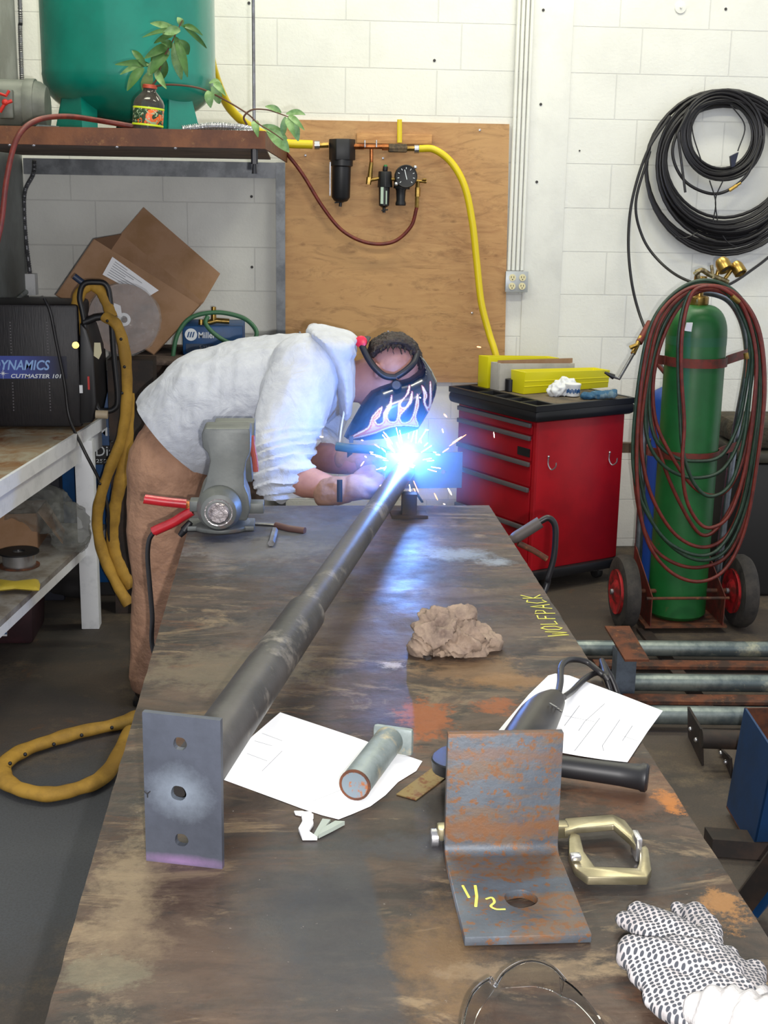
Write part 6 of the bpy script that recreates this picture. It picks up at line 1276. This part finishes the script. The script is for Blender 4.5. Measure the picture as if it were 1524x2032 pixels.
# leather sheathed torch lead
sl_ = thing('sheathed_lead', 'yellow leather sheathed torch lead looped beside the plasma cutter to the floor', 'hose', PY(240, 1000, 4.85))
def run(P, w, snaps, nm='sheath', flat=.55):
    Q_ = smooth_pts(P, 8); o_ = obj(nm, MB().tube(Q_, lambda f: w*1.15*(1+.06*math.sin(f*40)+.04*math.sin(f*97)), 14, flat=.72), M['leather'], sl_)
    for s_ in snaps: obj('snap', MB().ball(s_, .006, 10, 6), M['black'], o_)
run([PY(152, 665, 4.97), PY(150, 620, 4.97), PY(160, 580, 4.97), PY(182, 566, 4.97), PY(205, 585, 4.96), PY(222, 630, 4.94)], .019, [])
run([PY(208, 628, 4.86), PY(232, 645, 4.84), PY(246, 690, 4.84), PY(252, 750, 4.84), PY(250, 820, 4.84), PY(238, 880, 4.84), PY(218, 930, 4.84), PY(200, 985, 4.84), PY(193, 1040, 4.84), PY(205, 1100, 4.84), PY(232, 1160, 4.82), PY(256, 1200, 4.8)], .023, [PY(213, 637, 4.825), PY(240, 673, 4.815), PY(247, 728, 4.812), PY(242, 780, 4.812), PY(222, 877, 4.81), PY(208, 918, 4.81), PY(198, 960, 4.81)])
run([PY(254, 780, 4.87), PY(252, 870, 4.87), PY(240, 950, 4.87), PY(226, 1020, 4.87), PY(224, 1080, 4.87), PY(240, 1130, 4.85), PY(262, 1165, 4.84)], .021, [])
fz = .026
run([PZ(275, 1420, fz), PZ(235, 1436, fz), PZ(160, 1452, fz), PZ(100, 1470, fz), PZ(45, 1490, fz), PZ(10, 1515, fz), PZ(8, 1545, fz), PZ(40, 1566, fz), PZ(95, 1576, fz), PZ(150, 1566, fz), PZ(200, 1545, fz), PZ(232, 1505, fz), PZ(262, 1450, fz)], .0235, [PZ(x, y, .05) for x, y in ((222, 1444), (162, 1459), (107, 1477), (50, 1497), (20, 1515))])
# blue welding power source on the floor behind the bench leg
my = 5.42; ax0, ax1 = PY(120, 900, my).x, PY(300, 900, my).x; mz1 = PY(240, 762, my).z
ps = thing('welding_power_source', 'large blue welding power source on the floor behind the bench', 'welding machine', ((ax0+ax1)/2, my+.2, 0))
obj('case', MB().bx(ax0, ax1, my, my+.42, .06, mz1), M['blue'], ps, bevel=.008)
obj('skid', MB().bx(ax0+.02, ax1-.02, my+.02, my+.4, .001, .059), M['black'], ps)
a_, b_ = PY(160, 884, my-.002), PY(300, 922, my-.002); obj('dark_label', MB().bx(a_.x, b_.x, my-.003, my-.0004, b_.z, a_.z), M['black'], ps)
def logo(cx, cy, r, yy, par, sl):
    q = PY(cx, cy, yy-.002); rr_ = r*yy/F; o_ = obj('logo_disc', MB().cyl(q, q+V((0, .0015, 0)), rr_, n=32), M['ltext'], par); m = MB()
    for dx in (-.4, 0, .4): m.prism([q+V((rr_*(dx-.28), -.001, -rr_*.45)), q+V((rr_*(dx-.05), -.001, -rr_*.45)), q+V((rr_*(dx+.22), -.001, rr_*.45)), q+V((rr_*(dx-.01), -.001, rr_*.45))], (0, .0009, 0))
    obj('logo_stripes', m, M['blue'], o_)
logo(170, 856, 15, my, ps, 0)
text('lettering', 'Miller', PY(193, 865, my-.003), (1, 0, 0), (0, 0, 1), (PY(262, 850, my).x-PY(193, 850, my).x), PY(200, 848, my).z-PY(200, 865, my).z, M['ltext'], ps, .0008, 0, .02)
text('lettering', 'Dialarc', PY(191, 905, my-.004), (1, 0, 0), (0, 0, 1), (PY(268, 850, my).x-PY(191, 850, my).x), PY(200, 888, my).z-PY(200, 908, my).z, M['ltext'], ps, .0008)
text('lettering', '250', PY(191, 918, my-.004), (1, 0, 0), (0, 0, 1), (PY(212, 850, my).x-PY(191, 850, my).x), PY(200, 911, my).z-PY(200, 918, my).z, M['ltext'], ps, .0008)
# dark crate with cloth that carries the cardboard box and the blue feeder
cx0, cx1 = PY(262, 800, 5.5).x, PY(520, 800, 5.5).x; cz = PY(400, 706, 5.55).z
cr_ = thing('storage_crate', 'dark brown crate behind the welder carrying the blue wire feeder', 'crate', ((cx0+cx1)/2, 5.9, 0))
obj('body', MB().bx(ax1+.01, cx1, 5.50, 5.99, .001, cz-.03), pm('dark_brown_board', '#4c3c32', .85, 0, '#372c26', 6), cr_, bevel=.01)
tag(obj('grey_cloth', MB().bx(cx0, cx1-.02, 5.42, 6.0, cz-.028, cz-.004), pm('grey_brown_cloth', '#6a5a50', .95, 0, '#4c423d', 7, bump=.7, bscale=14, bdist=.03), bevel=.01), 'grey-brown cloth spread over the dark crate under the wire feeder', 'cloth')
wy = 5.6; x0_, x1_ = PY(362, 670, wy).x, PY(482, 670, wy).x; zf0, zf1 = cz-.003, PY(400, 647, wy).z
wf = thing('wire_feeder', 'small blue wire feeder machine with a green hose behind the welder', 'welding machine', ((x0_+x1_)/2, wy+.15, zf0))
obj('case', MB().bx(x0_, x1_, wy, wy+.30, zf0, zf1), M['blue'], wf, bevel=.006)
logo(379, 664, 12, wy, wf, 0)
text('lettering', 'Miller', PY(394, 671, wy-.003), (1, 0, 0), (0, 0, 1), PY(428, 665, wy).x-PY(394, 665, wy).x, PY(400, 659, wy).z-PY(400, 671, wy).z, M['ltext'], wf, .0008, 0, .015)
a_, b_ = PY(369, 682, wy-.002), PY(424, 699, wy-.002); obj('dark_label', MB().bx(a_.x, b_.x, wy-.003, wy-.0004, max(b_.z, zf0+.003), a_.z), pm('dark_blue_label', '#16304c', .5), wf)
text('lettering', 'S-22A', PY(396, 692, wy-.004), (1, 0, 0), (0, 0, 1), PY(418, 665, wy).x-PY(396, 665, wy).x, PY(400, 685, wy).z-PY(400, 691, wy).z, M['steel'], wf, .0006)
for x, y, h in ((399, 640, 10), (424, 622, 22)): obj('brass_valve', MB().cyl(PY(x, y+h*.6, wy+.06), PY(x, y-h*.6, wy+.06), .012, .010, 14), M['brass'], wf)
obj('fitting', MB().tube([PY(405, 642, wy+.06), PY(430, 636, wy+.06), PY(455, 638, wy+.06)], .012, 10), M['brass'], wf)
M['ghose'] = pm('green_air_hose', '#3a6b4a', .5)
tag(obj('green_hose', MB().tube(smooth_pts([PY(344, 735, wy-.03), PY(344, 700, wy-.03), PY(354, 660, wy-.02), PY(380, 630, wy), PY(430, 620, wy+.02), PY(480, 630, wy+.02), PY(505, 650, wy), PY(508, 668, wy-.02), PY(490, 682, wy-.03), PY(455, 680, wy-.03), PY(425, 662, wy-.03), PY(408, 642, wy-.02), PY(412, 628, wy)], 8), .0095, 12), M['ghose']), 'green hose coiled over the small blue wire feeder', 'hose')
# cardboard box, tilted and open
cb_ = thing('cardboard_box', 'big open cardboard box leaning tilted against the white block wall', 'box', PY(300, 690, 5.75))
fA, fB, fC, fD = PY(110, 586, 5.55), PY(186, 474, 5.62), PY(398, 606, 5.66), PY(306, 705, 5.60)
n_ = (fC-fB).cross(fA-fB).normalized(); n_ = n_ if n_.y > 0 else -n_; dp = n_*.0+V((0.10, .30, .05)); th_ = n_*.004
bA, bB, bC, bD = [p+dp for p in (fA, fB, fC, fD)]
obj('front_panel', MB().prism([fA, fB, fC, fD], th_), M['card'], cb_)
ed2 = (fB-fA).normalized()*.004; ed3 = (fC-fB).normalized()*.004
bB2, bC2 = PY(240, 464, 5.95), PY(404, 600, 5.93); bA2 = bB2+(fA-fB)*.95; bD2 = bC2+(fD-fC)*.95
obj('back_panel', MB().prism([bA2, bB2, bC2, bD2], th_), M['card'], cb_)
obj('left_panel', MB().prism([fA, fB, bB2, bA2], ed3), M['carddark'], cb_)
obj('bottom_panel', MB().prism([fA, bA2, bD2, fD], ed2), M['carddark'], cb_)
obj('right_panel', MB().prism([fD, fC, bC2, bD2], -ed3), M['carddark'], cb_)
fl1, fl2 = PY(285, 411, 6.03), PY(437, 543, 6.0)
obj('open_flap', MB().prism([bB2, fl1, fl2, bC2], th_), M['card'], cb_)
q = [fA.lerp(fB, s).lerp(fD.lerp(fC, s), u)-n_*.0015 for s, u in ((.62, .22), (.92, .20), (.86, .66), (.66, .62))]
obj('shipping_label', MB().prism(q, n_*.001), M['paper'], cb_)
m = MB()
for i in range(7):
    f = (i+1)/8; a_, b_ = q[1].lerp(q[0], f), q[2].lerp(q[3], f); m.tube([a_.lerp(b_, .08)-n_*.0005, a_.lerp(b_, .35+.5*((i*37) % 10)/10)-n_*.0005], .0009, 4)
obj('printed_lines', m, M['ink'], cb_)
# wrapped spool
sq_ = PY(246, 634, 5.2); spo = thing('wrapped_spool', 'large copper wire spool wrapped in clear plastic in front of the cardboard box', 'spool', sq_-V((0, 0, .15)))
M['cwire'] = pm('copper_wire_disc', '#5c4334', .4, .1, '#453127', 7)
sr = 70*5.25/F; ax2 = V((.12, -1, .06)).normalized()
obj('flange', MB().lathe([(.02, -.01), (sr*.97, -.01), (sr*.97, -.006), (.02, -.006)], sq_, ax2, 48), M['cwire'], spo)
obj('wire_pack', MB().lathe([(.03, -.07), (sr*.82, -.07), (sr*.82, -.0105), (.03, -.0105)], sq_, ax2, 40), M['cwire'], spo)
obj('hub', MB().lathe([(.026, -.006), (.026, .004), (.014, .006), (.012, -.006)], sq_, ax2, 24), M['white'], spo)
obj('paper_label', MB().prism([sq_+V((-.045, -.012, .02)), sq_+V((-.005, -.012, .01)), sq_+V((-.01, -.012, .055)), sq_+V((-.035, -.012, .065))], (0, .002, 0)), M['paper'], spo)
t = NT('clear_film'); M['film'] = t.out('#f4f4f4', .08, 0, t.bump(t.noise(22, 5, .7, None, 1.5), 1.0, .03), Alpha=.16, Specular_IOR_Level=1.0)
obj('plastic_wrap', MB().ball(sq_+ax2*(-.03), (sr*1.03, .06, sr*1.03), 40, 24), M['film'], spo, disp=lambda p, n: .006*nz(p, 30)+.004*nz(p, 60))
tag(obj('spool_stand', MB().bx(sq_.x-.07, sq_.x+.11, 5.18, 5.33, .001, sq_.z-sr*1.03-.012), M['frame']), 'dark upright box under the plastic wrapped spool', 'stand')
# things on the lower shelf of the bench
S2 = lambda x, y, h=0: PZ(x, y, SZ2+h)
lb1 = thing('cardboard_box', 'small open cardboard box on the lower shelf of the white bench', 'box', S2(40, 1085))
a_, b_ = S2(-30, 1092), S2(74, 1088); hgt = PY(30, 1022, a_.y).z-SZ2
obj('front_panel', MB().prism([a_, b_, b_+V((0, 0, hgt)), a_+V((0, 0, hgt))], (0, .004, 0)), M['card'], lb1)
obj('side_panel', MB().prism([b_, b_+V((.0, .22, 0)), b_+V((.0, .22, hgt)), b_+V((0, 0, hgt))], (.004, 0, 0)), M['carddark'], lb1)
obj('back_panel', MB().prism([a_+V((0, .22, 0)), b_+V((0, .22, 0)), b_+V((0, .22, hgt)), a_+V((0, .22, hgt))], (0, .004, 0)), M['carddark'], lb1)
obj('bottom_panel', MB().prism([a_, b_, b_+V((0, .22, 0)), a_+V((0, .22, 0))], (0, 0, .004)), M['carddark'], lb1)
obj('open_flap', MB().prism([b_+V((.004, .02, hgt)), b_+V((.004, .20, hgt)), b_+V((.07, .20, .02)), b_+V((.09, .03, .01))], (.003, 0, 0)), M['card'], lb1)
t = NT('milky_plastic_bag'); M['bag'] = t.out('#b9bcb6', .12, 0, t.bump(t.noise(30, 6, .7, None, 1.5), 1, .03), Alpha=.38, Specular_IOR_Level=.9)
q = S2(135, 1050, .08)
m = MB().ball(q+V((0, .02, 0)), (.075, .08, .09), 24, 16).ball(q+V((-.10, .08, .06)), (.10, .10, .085), 24, 16).ball(q+V((.03, -.02, -.02)), (.05, .06, .055), 20, 14).ball(q+V((-.2, .08, .07)), (.09, .09, .06))
tag(obj('plastic_bag', m, M['bag'], remesh=.006, sm=3, disp=lambda p, n: .014*(1-2.3*abs(nz(p, 18, 3)))+.006*nz(p, 45), ang=70), 'crinkled clear plastic bag spilling over the edge of the lower shelf', 'plastic bag')
q = S2(34, 1130, .0); ws = thing('wire_spool', 'black wire spool lying flat on the lower shelf of the bench', 'spool', q)
r_ = 40*4.7/F; q = q+V((0, r_*.6, 0))
obj('bottom_flange', MB().cyl(q+V((0, 0, .001)), q+V((0, 0, .006)), r_, n=36), M['rust'], ws)
obj('wire_pack', MB().cyl(q+V((0, 0, .0062)), q+V((0, 0, .052)), r_*.82, n=36), M['bright'], ws)
obj('top_flange', MB().pipe(q+V((0, 0, .0522)), q+V((0, 0, .058)), r_, r_*.3, 36), M['black'], ws)
tag(obj('yellow_packet', MB().sheet([PZ(x, y, SZ2+.02) for x, y in ((-10, 1150), (30, 1155), (76, 1150), (80, 1160), (78, 1172), (30, 1168), (-10, 1172))], .012, .008, (0, 0, 1), 1.0), pm('yellow_packet', '#b9a43c', .5, bump=.5, bscale=40)), 'flat yellow packet on the front edge of the lower shelf', 'packet')
q = PZ(0, 1290, 0); q2 = PZ(66, 1280, 0)
pb = thing('storage_tub', 'dark maroon plastic tub on the floor under the bench', 'tub', (q2.x-.15, q2.y+.1, 0)); tz_ = .27
obj('tub', MB().box8([V((q2.x-.34, q2.y, .001)), V((q2.x, q2.y, .001)), V((q2.x, q2.y+.25, .001)), V((q2.x-.34, q2.y+.25, .001))], [V((q2.x-.35, q2.y-.015, tz_)), V((q2.x+.015, q2.y-.015, tz_)), V((q2.x+.015, q2.y+.26, tz_)), V((q2.x-.35, q2.y+.26, tz_))]), pm('maroon_plastic', '#3d2228', .5, 0, '#2e1b20', 8), pb, bevel=.02)
a_, b_ = PY(-20, 1215, q2.y-.02), PY(14, 1262, q2.y-.02); lb_ = obj('label', MB().bx(a_.x, b_.x, q2.y-.022, q2.y-.016, b_.z, a_.z), M['white'], pb)
obj('blue_stripe', MB().bx(a_.x, b_.x, q2.y-.0235, q2.y-.0221, b_.z+.008, b_.z+.034), M['blue'], lb_)
# dark bag under the bench and a plain dark panel behind
q = PZ(130, 1180, 0)-V((0, .18, 0)); tag(obj('black_bag', MB().ball(q+V((0, .25, .12)), (.13, .13, .12), 24, 16).ball(q+V((.04, .15, .06)), (.12, .1, .058), 20, 12), pm('black_canvas', '#1c1a1b', .9), remesh=.01, sm=3, disp=lambda p, n: .015*nz(p, 14), ang=70), 'dark cloth bag on the floor behind the bench leg', 'bag')
q = PY(90, 960, 5.35); m = MB()
tag(obj('dark_panel', MB().bx(WX+.02, PY(118, 960, 5.35).x, 5.35, 5.75, .001, PY(90, 880, 5.35).z), pm('dark_navy_panel', '#1a1c28', .7), bevel=.01), 'dark panel behind the bench beside the blue machine', 'cabinet')
